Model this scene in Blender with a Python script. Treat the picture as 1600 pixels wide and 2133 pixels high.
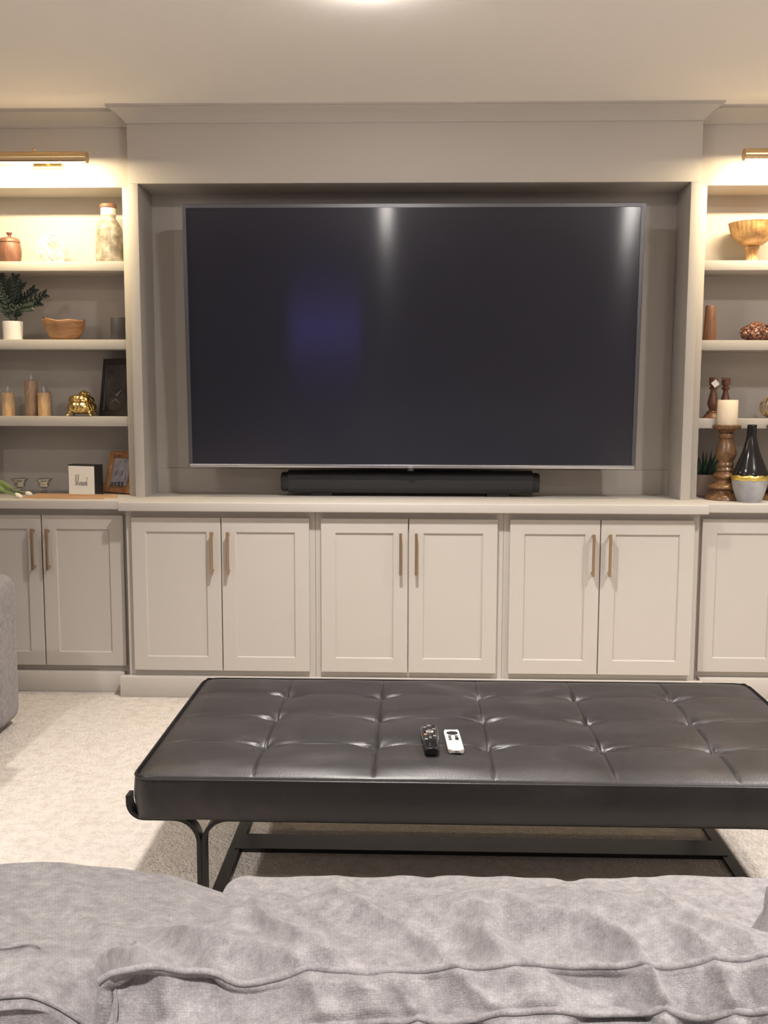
import bpy, bmesh, math, random
from mathutils import Vector, Matrix, noise

for o in list(bpy.data.objects):
    bpy.data.objects.remove(o, do_unlink=True)
SC = bpy.context.scene
COL = SC.collection
random.seed(4)

# ------------------------------------------------------------------ camera
CAM_POS = Vector((0.017, -4.5, 1.2956))
CAM_PITCH, CAM_YAW, CAM_ROLL, CAM_F = 0.1129, 0.0296, 0.0025, 2150.0
def make_camera():
    cy, sy = math.cos(CAM_YAW), math.sin(CAM_YAW)
    f0 = Vector((-sy, cy, 0)); rt = Vector((cy, sy, 0)); up = Vector((0, 0, 1))
    fw = f0 * math.cos(CAM_PITCH) - up * math.sin(CAM_PITCH)
    u = up * math.cos(CAM_PITCH) + f0 * math.sin(CAM_PITCH)
    c, s = math.cos(CAM_ROLL), math.sin(CAM_ROLL)
    r2, u2 = rt * c + u * s, -rt * s + u * c
    m = Matrix((( r2.x, u2.x, -fw.x, CAM_POS.x), (r2.y, u2.y, -fw.y, CAM_POS.y),
                (r2.z, u2.z, -fw.z, CAM_POS.z), (0, 0, 0, 1)))
    cd = bpy.data.cameras.new('camera'); cd.sensor_fit = 'HORIZONTAL'; cd.sensor_width = 36
    cd.lens = CAM_F * 36 / 1600; cd.clip_start = 0.02; cd.clip_end = 60
    co = bpy.data.objects.new('camera', cd); COL.objects.link(co); co.matrix_world = m
    SC.camera = co
make_camera()

# ------------------------------------------------------------------ world, exposure
W = bpy.data.worlds.new('world'); SC.world = W; W.use_nodes = True
W.node_tree.nodes['Background'].inputs[0].default_value = (0.9, 0.85, 0.8, 1)
W.node_tree.nodes['Background'].inputs[1].default_value = 0.05
SC.view_settings.view_transform = 'Standard'
SC.view_settings.look = 'None'
SC.view_settings.gamma = 1.0
SC.view_settings.use_curve_mapping = False
SC.view_settings.exposure = 1.0

DOWNLIGHT_W = 128.0          # each recessed ceiling light
DOWNLIGHT_COL = (1.0, 0.935, 0.885)
DOWNLIGHTS = [(-0.13, -1.32, 'in front of the television, just above the picture'), (1.85, -1.40, 'in front of the right bookcase'),
              (-2.20, -2.60, 'over the armchair'), (-0.24, -4.70, 'over the back of the sofa'), (1.62, -3.45, 'over the right end of the sofa'),
              (2.17, -6.40, 'near the far right corner, mirrored in the television')]
PICTURE_W = 6.5
PICTURE_COL = (1.0, 0.81, 0.50)

# ------------------------------------------------------------------ materials
def mat(name, col, rough=0.5, metal=0.0, spec=0.5, **kw):
    m = bpy.data.materials.new(name); m.use_nodes = True
    b = m.node_tree.nodes['Principled BSDF']
    b.inputs['Base Color'].default_value = (*col, 1)
    b.inputs['Roughness'].default_value = rough
    b.inputs['Metallic'].default_value = metal
    b.inputs['Specular IOR Level'].default_value = spec
    for k, v in kw.items():
        b.inputs[k.replace('_', ' ')].default_value = v
    return m
def N(m, t, **inp):
    n = m.node_tree.nodes.new(t)
    for k, v in inp.items():
        if k in n.inputs: n.inputs[k].default_value = v
        else: setattr(n, k, v)
    return n
def L(m, a, b): m.node_tree.links.new(a, b)
def bsdf(m): return m.node_tree.nodes['Principled BSDF']
def coords(m, scale=(1, 1, 1), rot=(0, 0, 0), kind='Object'):
    t = N(m, 'ShaderNodeTexCoord'); mp = N(m, 'ShaderNodeMapping')
    mp.inputs['Scale'].default_value = scale; mp.inputs['Rotation'].default_value = rot
    L(m, t.outputs[kind], mp.inputs['Vector']); return mp.outputs['Vector']
def ramp(m, fac, stops):
    r = N(m, 'ShaderNodeValToRGB'); e = r.color_ramp.elements
    while len(e) > 1: e.remove(e[-1])
    e[0].position, e[0].color = stops[0][0], (*stops[0][1], 1)
    for p, c in stops[1:]:
        x = e.new(p); x.color = (*c, 1)
    L(m, fac, r.inputs['Fac']); return r.outputs['Color']
def noise_col(m, stops, scale=8, detail=4, vscale=(1, 1, 1), distort=0.0, rough=0.5):
    v = coords(m, vscale)
    n = N(m, 'ShaderNodeTexNoise', Scale=scale, Detail=detail, Distortion=distort, Roughness=rough); L(m, v, n.inputs['Vector'])
    L(m, ramp(m, n.outputs['Fac'], stops), bsdf(m).inputs['Base Color']); return n
def bump(m, height, strength=0.3, dist=0.01):
    b = N(m, 'ShaderNodeBump', Strength=strength, Distance=dist); L(m, height, b.inputs['Height'])
    L(m, b.outputs['Normal'], bsdf(m).inputs['Normal'])
def bump_noise(m, scale, strength, dist=0.003, detail=3, vscale=(1, 1, 1)):
    v = coords(m, vscale); n = N(m, 'ShaderNodeTexNoise', Scale=scale, Detail=detail); L(m, v, n.inputs['Vector'])
    bump(m, n.outputs['Fac'], strength, dist)
def wood(name, c0, c1, scale=6, vscale=(8, 8, 1), rough=0.45):
    m = mat(name, c0, rough)
    noise_col(m, [(0.3, c0), (0.55, tuple((a+b)/2 for a, b in zip(c0, c1))), (0.72, c1)], scale, 6, vscale, 1.5)
    return m

M = {}
M['paint'] = mat('greige_paint', (0.49, 0.455, 0.412), 0.55, spec=0.28); bump_noise(M['paint'], 90, 0.03, 0.002)
M['wall'] = mat('wall_paint', (0.33, 0.307, 0.283), 0.8); bump_noise(M['wall'], 140, 0.10, 0.002)
M['ceiling'] = mat('ceiling_paint', (0.90, 0.86, 0.81), 0.75); bump_noise(M['ceiling'], 60, 0.18, 0.003)
M['white'] = mat('white_trim', (0.85, 0.82, 0.78), 0.5)
def mk_carpet():
    m = mat('loop_carpet', (0.6, 0.52, 0.44), 0.95, spec=0.15)
    v = coords(m); vo = N(m, 'ShaderNodeTexVoronoi', Scale=95.0); L(m, v, vo.inputs['Vector'])
    n = N(m, 'ShaderNodeTexNoise', Scale=30.0, Detail=6.0); L(m, v, n.inputs['Vector'])
    n2 = N(m, 'ShaderNodeTexNoise', Scale=240.0, Detail=2.0); L(m, v, n2.inputs['Vector'])
    mx = N(m, 'ShaderNodeMath', operation='ADD'); L(m, n.outputs['Fac'], mx.inputs[0]); L(m, n2.outputs['Fac'], mx.inputs[1])
    L(m, ramp(m, mx.outputs[0], [(0.70, (0.47, 0.42, 0.37)), (1.0, (0.53, 0.48, 0.43)), (1.30, (0.585, 0.535, 0.485))]), bsdf(m).inputs['Base Color'])
    ad = N(m, 'ShaderNodeMath', operation='SUBTRACT'); L(m, n2.outputs['Fac'], ad.inputs[0]); L(m, vo.outputs['Distance'], ad.inputs[1])
    bump(m, ad.outputs[0], 0.8, 0.006); return m
M['carpet'] = mk_carpet()
def mk_leather():
    m = mat('dark_leather', (0.05, 0.043, 0.045), 0.4, spec=0.5)
    n = noise_col(m, [(0.32, (0.013, 0.011, 0.012)), (0.55, (0.020, 0.017, 0.018)), (0.75, (0.042, 0.036, 0.037))], 3.2, 7, (1, 1.6, 1), 0.6, 0.65)
    r = N(m, 'ShaderNodeMapRange'); r.inputs['To Min'].default_value = 0.34; r.inputs['To Max'].default_value = 0.52
    L(m, n.outputs['Fac'], r.inputs['Value']); L(m, r.outputs[0], bsdf(m).inputs['Roughness'])
    v = coords(m); vo = N(m, 'ShaderNodeTexVoronoi', Scale=320.0); L(m, v, vo.inputs['Vector'])
    bump(m, vo.outputs['Distance'], 0.12, 0.002); return m
M['leather'] = mk_leather()
def mk_fabric(name, a, b, c, uv=False):
    """Heathered chenille: mottled yarn colour, and rib rows where the cushion carries a cloth layout."""
    m = mat(name, b, 0.92, spec=0.12, Sheen_Weight=0.2, Sheen_Roughness=0.5)
    v = coords(m); n = N(m, 'ShaderNodeTexNoise', Scale=55.0, Detail=8.0, Roughness=0.74); L(m, v, n.inputs['Vector'])
    v2 = coords(m, (1, 1, 1), kind='UV' if uv else 'Object')
    if uv:
        mp = N(m, 'ShaderNodeMapping'); mp.inputs['Scale'].default_value = (300, 560, 1); L(m, v2, mp.inputs['Vector'])
        n2 = N(m, 'ShaderNodeTexVoronoi', Scale=1.0, Randomness=0.55); L(m, mp.outputs[0], n2.inputs['Vector']); fine = n2.outputs['Distance']
    else:
        n2 = N(m, 'ShaderNodeTexNoise', Scale=420.0, Detail=2.0); L(m, v2, n2.inputs['Vector']); fine = n2.outputs['Fac']
    s = N(m, 'ShaderNodeMath', operation='MULTIPLY_ADD'); L(m, fine, s.inputs[0]); s.inputs[1].default_value = -0.22 if uv else 0.4; L(m, n.outputs['Fac'], s.inputs[2])
    lo, mi, hi = (0.22, 0.40, 0.58) if uv else (0.53, 0.70, 0.90)
    L(m, ramp(m, s.outputs[0], [(lo, a), (mi, b), (hi, c)]), bsdf(m).inputs['Base Color'])
    bump(m, fine, -0.55 if False else 0.5, 0.0012)
    if uv: m.node_tree.nodes['Bump'].invert = True
    return m
GREY = ((0.19, 0.181, 0.187), (0.27, 0.26, 0.266), (0.37, 0.36, 0.365))
M['fabric'] = mk_fabric('grey_chenille', *GREY)
M['fabric_rib'] = mk_fabric('grey_ribbed_chenille', *GREY, uv=True)
M['fabric_dark'] = mk_fabric('grey_velour', (0.17, 0.155, 0.155), (0.235, 0.215, 0.215), (0.30, 0.28, 0.28))
M['piping'] = mk_fabric('grey_piping_cloth', *GREY)
M['black_metal'] = mat('black_metal', (0.012, 0.011, 0.011), 0.42, 0.2)
M['brass'] = mat('brushed_brass', (0.62, 0.45, 0.25), 0.30, 1.0); bump_noise(M['brass'], 60, 0.05, 0.001, 2, (1, 12, 12))
M['bright_brass'] = mat('polished_brass', (0.85, 0.62, 0.25), 0.15, 1.0)
M['pull'] = mat('bronze_pull', (0.44, 0.31, 0.195), 0.36, 0.85); bump_noise(M['pull'], 80, 0.05, 0.001)
M['tv_bezel'] = mat('gunmetal_bezel', (0.16, 0.16, 0.175), 0.32, 0.9)
M['tv_bottom'] = mat('satin_metal', (0.62, 0.62, 0.64), 0.28, 1.0)
M['tv_body'] = mat('tv_black', (0.012, 0.012, 0.013), 0.5)
def mk_screen():
    m = mat('tv_glass', (0.016, 0.017, 0.028), 0.11, spec=0.45)
    b = bsdf(m); b.inputs['Anisotropic'].default_value = 0.9
    b.inputs['Coat Weight'].default_value = 0.35; b.inputs['Coat Roughness'].default_value = 0.26
    cx = N(m, 'ShaderNodeCombineXYZ'); cx.inputs[2].default_value = 1.0
    L(m, cx.outputs[0], b.inputs['Tangent']); return m
M['screen'] = mk_screen()
def mk_mesh_fabric():
    m = mat('soundbar_black', (0.016, 0.016, 0.018), 0.45)
    v = coords(m); vo = N(m, 'ShaderNodeTexVoronoi', Scale=400.0); L(m, v, vo.inputs['Vector']); bump(m, vo.outputs['Distance'], 0.2, 0.001); return m
M['soundbar'] = mk_mesh_fabric()
M['glow'] = None
def emis(name, col, s):
    m = bpy.data.materials.new(name); m.use_nodes = True; nt = m.node_tree
    nt.nodes.clear(); o = nt.nodes.new('ShaderNodeOutputMaterial'); e = nt.nodes.new('ShaderNodeEmission')
    e.inputs[0].default_value = (*col, 1); e.inputs[1].default_value = s; nt.links.new(e.outputs[0], o.inputs[0]); return m
M['lens'] = emis('lit_lens', DOWNLIGHT_COL, 240.0)
M['led'] = emis('lit_led_strip', PICTURE_COL, 25.0)
M['dusk'] = emis('dusk_sky_glass', (0.25, 0.19, 1.0), 1.7)
M['wood_red'] = wood('reddish_wood', (0.12, 0.05, 0.032), (0.25, 0.115, 0.07), 5)
M['wood_olive'] = wood('olive_wood', (0.24, 0.115, 0.05), (0.46, 0.25, 0.12), 6, (2, 2, 14))
M['wood_walnut'] = wood('walnut_wood', (0.12, 0.05, 0.03), (0.26, 0.12, 0.07), 7)
M['wood_cup'] = wood('cherry_wood', (0.12, 0.05, 0.028), (0.23, 0.11, 0.065), 9, (10, 10, 1))
M['wood_gilt'] = wood('gilded_wood', (0.085, 0.040, 0.020), (0.27, 0.145, 0.062), 8, (3, 3, 3), 0.30)
M['wood_bark'] = wood('birch_candle', (0.50, 0.30, 0.15), (0.72, 0.50, 0.28), 9, (6, 6, 1.5), 0.6)
M['wood_bark2'] = wood('brown_candle', (0.34, 0.21, 0.13), (0.50, 0.34, 0.23), 9, (6, 6, 1.5), 0.6)
M['bamboo'] = wood('pale_wood', (0.55, 0.31, 0.15), (0.72, 0.46, 0.26), 4, (1, 12, 12), 0.45)
M['copper_wood'] = wood('copper_frame', (0.24, 0.10, 0.04), (0.50, 0.26, 0.11), 6, (4, 4, 4), 0.35)
def mk_gold():
    m = mat('ornate_gold', (0.74, 0.53, 0.20), 0.24, 1.0); v = coords(m); vo = N(m, 'ShaderNodeTexVoronoi', Scale=75.0); L(m, v, vo.inputs['Vector'])
    bump(m, vo.outputs['Distance'], 0.6, 0.008); return m
M['gold'] = mk_gold()
M['gold_leaf'] = mat('gold_leaf', (0.80, 0.60, 0.16), 0.35, 0.9); bump_noise(M['gold_leaf'], 120, 0.5, 0.003)
def mk_bowl_gold():
    m = mat('antiqued_gilt', (0.50, 0.30, 0.13), 0.45, 0.25)
    noise_col(m, [(0.35, (0.27, 0.14, 0.055)), (0.6, (0.50, 0.30, 0.13)), (0.8, (0.66, 0.43, 0.2))], 22, 5); return m
M['gilt'] = mk_bowl_gold()
M['white_ceramic'] = mat('white_ceramic', (0.84, 0.80, 0.76), 0.35)
M['white_matte'] = mat('white_matte', (0.86, 0.83, 0.78), 0.7)
M['pink_pot'] = mat('blush_ceramic', (0.50, 0.39, 0.35), 0.6); bump_noise(M['pink_pot'], 50, 0.1)
M['grey_cup'] = mat('charcoal_glass', (0.05, 0.048, 0.054), 0.35)
M['wax'] = mat('ivory_wax', (0.86, 0.74, 0.56), 0.55, Subsurface_Weight=0.15)
M['wick'] = mat('candle_wick', (0.25, 0.18, 0.15), 0.8)
M['flame'] = mat('frosted_flame_tip', (0.50, 0.44, 0.42), 0.5)
M['leaf_dark_shaded'] = mat('shaded_dark_leaf', (0.016, 0.028, 0.018), 0.6)  # dark green deepened further: the shelf's shade is put into this colour
M['leaf'] = mat('succulent_leaf', (0.045, 0.095, 0.060), 0.5)
M['leaf_light'] = mat('tulip_leaf', (0.20, 0.27, 0.09), 0.5)
M['petal'] = mat('white_petal', (0.82, 0.78, 0.66), 0.6)
M['black_frame'] = mat('black_frame', (0.018, 0.016, 0.016), 0.45)
M['soil'] = mat('dark_soil', (0.03, 0.022, 0.018), 0.9)
M['vase_black'] = mat('gloss_black_glaze', (0.010, 0.009, 0.010), 0.14)
def mk_concrete():
    m = mat('concrete', (0.36, 0.36, 0.37), 0.8); noise_col(m, [(0.35, (0.30, 0.295, 0.31)), (0.7, (0.42, 0.42, 0.43))], 18, 6); return m
M['concrete'] = mk_concrete()
M['glass'] = mat('clear_glass', (0.95, 0.97, 0.96), 0.04, Transmission_Weight=1.0, IOR=1.45)
def mk_mercury():
    m = mat('mottled_glass', (0.62, 0.56, 0.46), 0.18, spec=0.6)
    noise_col(m, [(0.35, (0.17, 0.145, 0.11)), (0.52, (0.30, 0.265, 0.21)), (0.70, (0.52, 0.48, 0.41))], 26, 6); bump_noise(M['glass'], 30, 0.02); return m
M['mercury'] = mk_mercury()
M['silver'] = mat('silver_glass', (0.62, 0.60, 0.58), 0.16, 0.85)
M['tag'] = mat('paper_tag', (0.88, 0.84, 0.82), 0.7)
M['ink'] = mat('black_ink', (0.02, 0.02, 0.02), 0.7)
M['twine'] = mat('pink_twine', (0.52, 0.38, 0.32), 0.9)
M['remote_black'] = mat('remote_gloss_black', (0.010, 0.010, 0.011), 0.18)
M['remote_white'] = mat('remote_aluminium', (0.80, 0.78, 0.74), 0.38, 0.15)
M['button'] = mat('black_button', (0.014, 0.014, 0.015), 0.3)
M['button_lit'] = mat('chrome_button', (0.65, 0.64, 0.62), 0.2, 0.8)
M['button_red'] = mat('copper_button', (0.62, 0.30, 0.16), 0.3, 0.3)
def mk_geode():
    m = mat('geode', (0.3, 0.15, 0.1), 0.2, 0.15, 0.7)
    v = coords(m); vo = N(m, 'ShaderNodeTexVoronoi', Scale=85.0); L(m, v, vo.inputs['Vector'])
    L(m, ramp(m, vo.outputs['Distance'], [(0.0, (0.50, 0.27, 0.17)), (0.4, (0.22, 0.09, 0.055)), (0.8, (0.05, 0.022, 0.016))]), bsdf(m).inputs['Base Color'])
    bump(m, vo.outputs['Distance'], 0.9, 0.008); return m
M['geode'] = mk_geode()
def mk_photo():
    m = mat('photo_print', (0.5, 0.5, 0.55), 0.25)
    v = coords(m); n = N(m, 'ShaderNodeTexNoise', Scale=30.0, Detail=4.0); L(m, v, n.inputs['Vector'])
    L(m, ramp(m, n.outputs['Fac'], [(0.35, (0.33, 0.32, 0.36)), (0.7, (0.50, 0.49, 0.53))]), bsdf(m).inputs['Base Color']); return m
M['photo'] = mk_photo()
M['photo_dark'] = mat('photo_figures', (0.10, 0.10, 0.11), 0.3)
M['art'] = mat('dark_art', (0.045, 0.042, 0.042), 0.22); noise_col(M['art'], [(0.35, (0.03, 0.027, 0.027)), (0.7, (0.075, 0.07, 0.068))], 14, 4)
M['art_mark'] = mat('grey_art_mark', (0.17, 0.165, 0.16), 0.4)
M['orb_white'] = mat('white_vine', (0.9, 0.88, 0.82), 0.6)

NEAR_ROWS=[[[-0.3,-3.413,0.511],[-0.288,-3.413,0.523],[-0.27,-3.413,0.535],[-0.253,-3.413,0.546],[-0.216,-3.413,0.567],[-0.184,-3.413,0.579],[-0.155,-3.413,0.587],[-0.119,-3.413,0.593],[-0.083,-3.413,0.597],[-0.047,-3.413,0.598],[-0.011,-3.413,0.599],[0.037,-3.413,0.601],[0.084,-3.413,0.603],[0.136,-3.413,0.605],[0.191,-3.413,0.606],[0.226,-3.413,0.605],[0.262,-3.413,0.603],[0.297,-3.413,0.596],[0.326,-3.413,0.588],[0.349,-3.413,0.576],[0.369,-3.413,0.565],[0.398,-3.413,0.546],[0.427,-3.413,0.526]],[[-0.3,-3.448,0.651],[-0.288,-3.448,0.663],[-0.27,-3.448,0.675],[-0.253,-3.448,0.686],[-0.216,-3.448,0.707],[-0.184,-3.448,0.719],[-0.155,-3.448,0.727],[-0.119,-3.448,0.733],[-0.083,-3.448,0.737],[-0.047,-3.448,0.738],[-0.011,-3.448,0.739],[0.037,-3.448,0.741],[0.084,-3.448,0.743],[0.136,-3.448,0.745],[0.191,-3.448,0.746],[0.226,-3.448,0.745],[0.262,-3.448,0.743],[0.297,-3.448,0.736],[0.326,-3.448,0.728],[0.349,-3.448,0.716],[0.369,-3.448,0.705],[0.398,-3.448,0.686],[0.427,-3.448,0.666]],[[-0.3,-3.493,0.699],[-0.288,-3.493,0.711],[-0.27,-3.493,0.723],[-0.253,-3.493,0.734],[-0.216,-3.493,0.755],[-0.184,-3.493,0.767],[-0.155,-3.493,0.775],[-0.119,-3.493,0.781],[-0.083,-3.493,0.785],[-0.047,-3.493,0.786],[-0.011,-3.493,0.787],[0.037,-3.493,0.789],[0.084,-3.493,0.791],[0.136,-3.493,0.793],[0.191,-3.493,0.794],[0.226,-3.493,0.793],[0.262,-3.493,0.791],[0.297,-3.493,0.784],[0.326,-3.493,0.776],[0.349,-3.493,0.764],[0.369,-3.493,0.753],[0.398,-3.493,0.734],[0.427,-3.493,0.714]],[[-0.3,-3.523,0.711],[-0.288,-3.523,0.723],[-0.27,-3.523,0.735],[-0.253,-3.523,0.746],[-0.216,-3.523,0.767],[-0.184,-3.523,0.779],[-0.155,-3.523,0.787],[-0.119,-3.523,0.793],[-0.083,-3.523,0.797],[-0.047,-3.523,0.798],[-0.011,-3.523,0.799],[0.037,-3.523,0.801],[0.084,-3.523,0.803],[0.136,-3.523,0.805],[0.191,-3.523,0.806],[0.226,-3.523,0.805],[0.262,-3.523,0.803],[0.297,-3.523,0.796],[0.326,-3.523,0.788],[0.349,-3.523,0.776],[0.369,-3.523,0.765],[0.398,-3.523,0.746],[0.427,-3.523,0.726]],[[-0.287,-3.565,0.74],[-0.275,-3.565,0.75],[-0.258,-3.565,0.758],[-0.241,-3.565,0.765],[-0.206,-3.565,0.776],[-0.176,-3.565,0.783],[-0.148,-3.565,0.783],[-0.113,-3.565,0.788],[-0.079,-3.565,0.792],[-0.044,-3.565,0.792],[-0.01,-3.565,0.793],[0.036,-3.565,0.797],[0.082,-3.565,0.8],[0.132,-3.565,0.802],[0.184,-3.565,0.803],[0.218,-3.565,0.802],[0.252,-3.565,0.801],[0.286,-3.565,0.799],[0.313,-3.565,0.795],[0.336,-3.565,0.788],[0.354,-3.565,0.782],[0.382,-3.565,0.767],[0.409,-3.565,0.753]],[[-0.274,-3.603,0.762],[-0.263,-3.603,0.771],[-0.247,-3.603,0.777],[-0.231,-3.603,0.78],[-0.197,-3.603,0.785],[-0.168,-3.603,0.788],[-0.142,-3.603,0.782],[-0.108,-3.603,0.786],[-0.075,-3.603,0.791],[-0.042,-3.603,0.789],[-0.009,-3.603,0.791],[0.036,-3.603,0.797],[0.079,-3.603,0.8],[0.128,-3.603,0.802],[0.178,-3.603,0.804],[0.21,-3.603,0.802],[0.243,-3.603,0.801],[0.276,-3.603,0.802],[0.302,-3.603,0.801],[0.323,-3.603,0.798],[0.341,-3.603,0.796],[0.367,-3.603,0.785],[0.394,-3.603,0.774]],[[-0.263,-3.638,0.778],[-0.252,-3.638,0.786],[-0.237,-3.638,0.79],[-0.222,-3.638,0.791],[-0.189,-3.638,0.789],[-0.161,-3.638,0.789],[-0.136,-3.638,0.777],[-0.104,-3.638,0.78],[-0.071,-3.638,0.786],[-0.039,-3.638,0.783],[-0.007,-3.638,0.785],[0.035,-3.638,0.792],[0.077,-3.638,0.795],[0.124,-3.638,0.798],[0.172,-3.638,0.8],[0.203,-3.638,0.799],[0.235,-3.638,0.797],[0.266,-3.638,0.801],[0.291,-3.638,0.803],[0.312,-3.638,0.804],[0.328,-3.638,0.805],[0.354,-3.638,0.797],[0.379,-3.638,0.789]],[[-0.259,-3.652,0.764],[-0.248,-3.652,0.768],[-0.233,-3.652,0.77],[-0.218,-3.652,0.77],[-0.187,-3.652,0.77],[-0.159,-3.652,0.77],[-0.134,-3.652,0.765],[-0.102,-3.652,0.767],[-0.07,-3.652,0.771],[-0.039,-3.652,0.771],[-0.007,-3.652,0.774],[0.035,-3.652,0.779],[0.077,-3.652,0.782],[0.122,-3.652,0.786],[0.17,-3.652,0.789],[0.201,-3.652,0.789],[0.232,-3.652,0.788],[0.263,-3.652,0.788],[0.288,-3.652,0.789],[0.308,-3.652,0.791],[0.324,-3.652,0.793],[0.349,-3.652,0.789],[0.374,-3.652,0.785]],[[-0.255,-3.668,0.745],[-0.244,-3.668,0.745],[-0.229,-3.668,0.746],[-0.215,-3.668,0.746],[-0.183,-3.668,0.747],[-0.156,-3.668,0.748],[-0.131,-3.668,0.749],[-0.1,-3.668,0.75],[-0.069,-3.668,0.752],[-0.038,-3.668,0.755],[-0.007,-3.668,0.758],[0.035,-3.668,0.762],[0.076,-3.668,0.766],[0.121,-3.668,0.77],[0.168,-3.668,0.773],[0.198,-3.668,0.775],[0.229,-3.668,0.774],[0.259,-3.668,0.771],[0.283,-3.668,0.772],[0.303,-3.668,0.774],[0.319,-3.668,0.777],[0.344,-3.668,0.776],[0.368,-3.668,0.776]],[[-0.255,-3.672,0.725],[-0.244,-3.672,0.725],[-0.229,-3.672,0.726],[-0.215,-3.672,0.726],[-0.183,-3.672,0.727],[-0.156,-3.672,0.728],[-0.131,-3.672,0.729],[-0.1,-3.672,0.73],[-0.069,-3.672,0.732],[-0.038,-3.672,0.735],[-0.007,-3.672,0.738],[0.035,-3.672,0.742],[0.076,-3.672,0.746],[0.121,-3.672,0.75],[0.168,-3.672,0.753],[0.198,-3.672,0.755],[0.229,-3.672,0.754],[0.259,-3.672,0.751],[0.283,-3.672,0.752],[0.303,-3.672,0.754],[0.319,-3.672,0.757],[0.344,-3.672,0.756],[0.368,-3.672,0.756]],[[-0.255,-3.668,0.655],[-0.244,-3.668,0.655],[-0.229,-3.668,0.656],[-0.215,-3.668,0.656],[-0.183,-3.668,0.657],[-0.156,-3.668,0.658],[-0.131,-3.668,0.659],[-0.1,-3.668,0.66],[-0.069,-3.668,0.662],[-0.038,-3.668,0.665],[-0.007,-3.668,0.668],[0.035,-3.668,0.672],[0.076,-3.668,0.676],[0.121,-3.668,0.68],[0.168,-3.668,0.683],[0.198,-3.668,0.685],[0.229,-3.668,0.684],[0.259,-3.668,0.681],[0.283,-3.668,0.682],[0.303,-3.668,0.684],[0.319,-3.668,0.687],[0.344,-3.668,0.686],[0.368,-3.668,0.686]],[[-0.255,-3.648,0.445],[-0.244,-3.648,0.445],[-0.229,-3.648,0.446],[-0.215,-3.648,0.446],[-0.183,-3.648,0.447],[-0.156,-3.648,0.448],[-0.131,-3.648,0.449],[-0.1,-3.648,0.45],[-0.069,-3.648,0.452],[-0.038,-3.648,0.455],[-0.007,-3.648,0.458],[0.035,-3.648,0.462],[0.076,-3.648,0.466],[0.121,-3.648,0.47],[0.168,-3.648,0.473],[0.198,-3.648,0.475],[0.229,-3.648,0.474],[0.259,-3.648,0.471],[0.283,-3.648,0.472],[0.303,-3.648,0.474],[0.319,-3.648,0.477],[0.344,-3.648,0.476],[0.368,-3.648,0.476]]]
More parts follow.
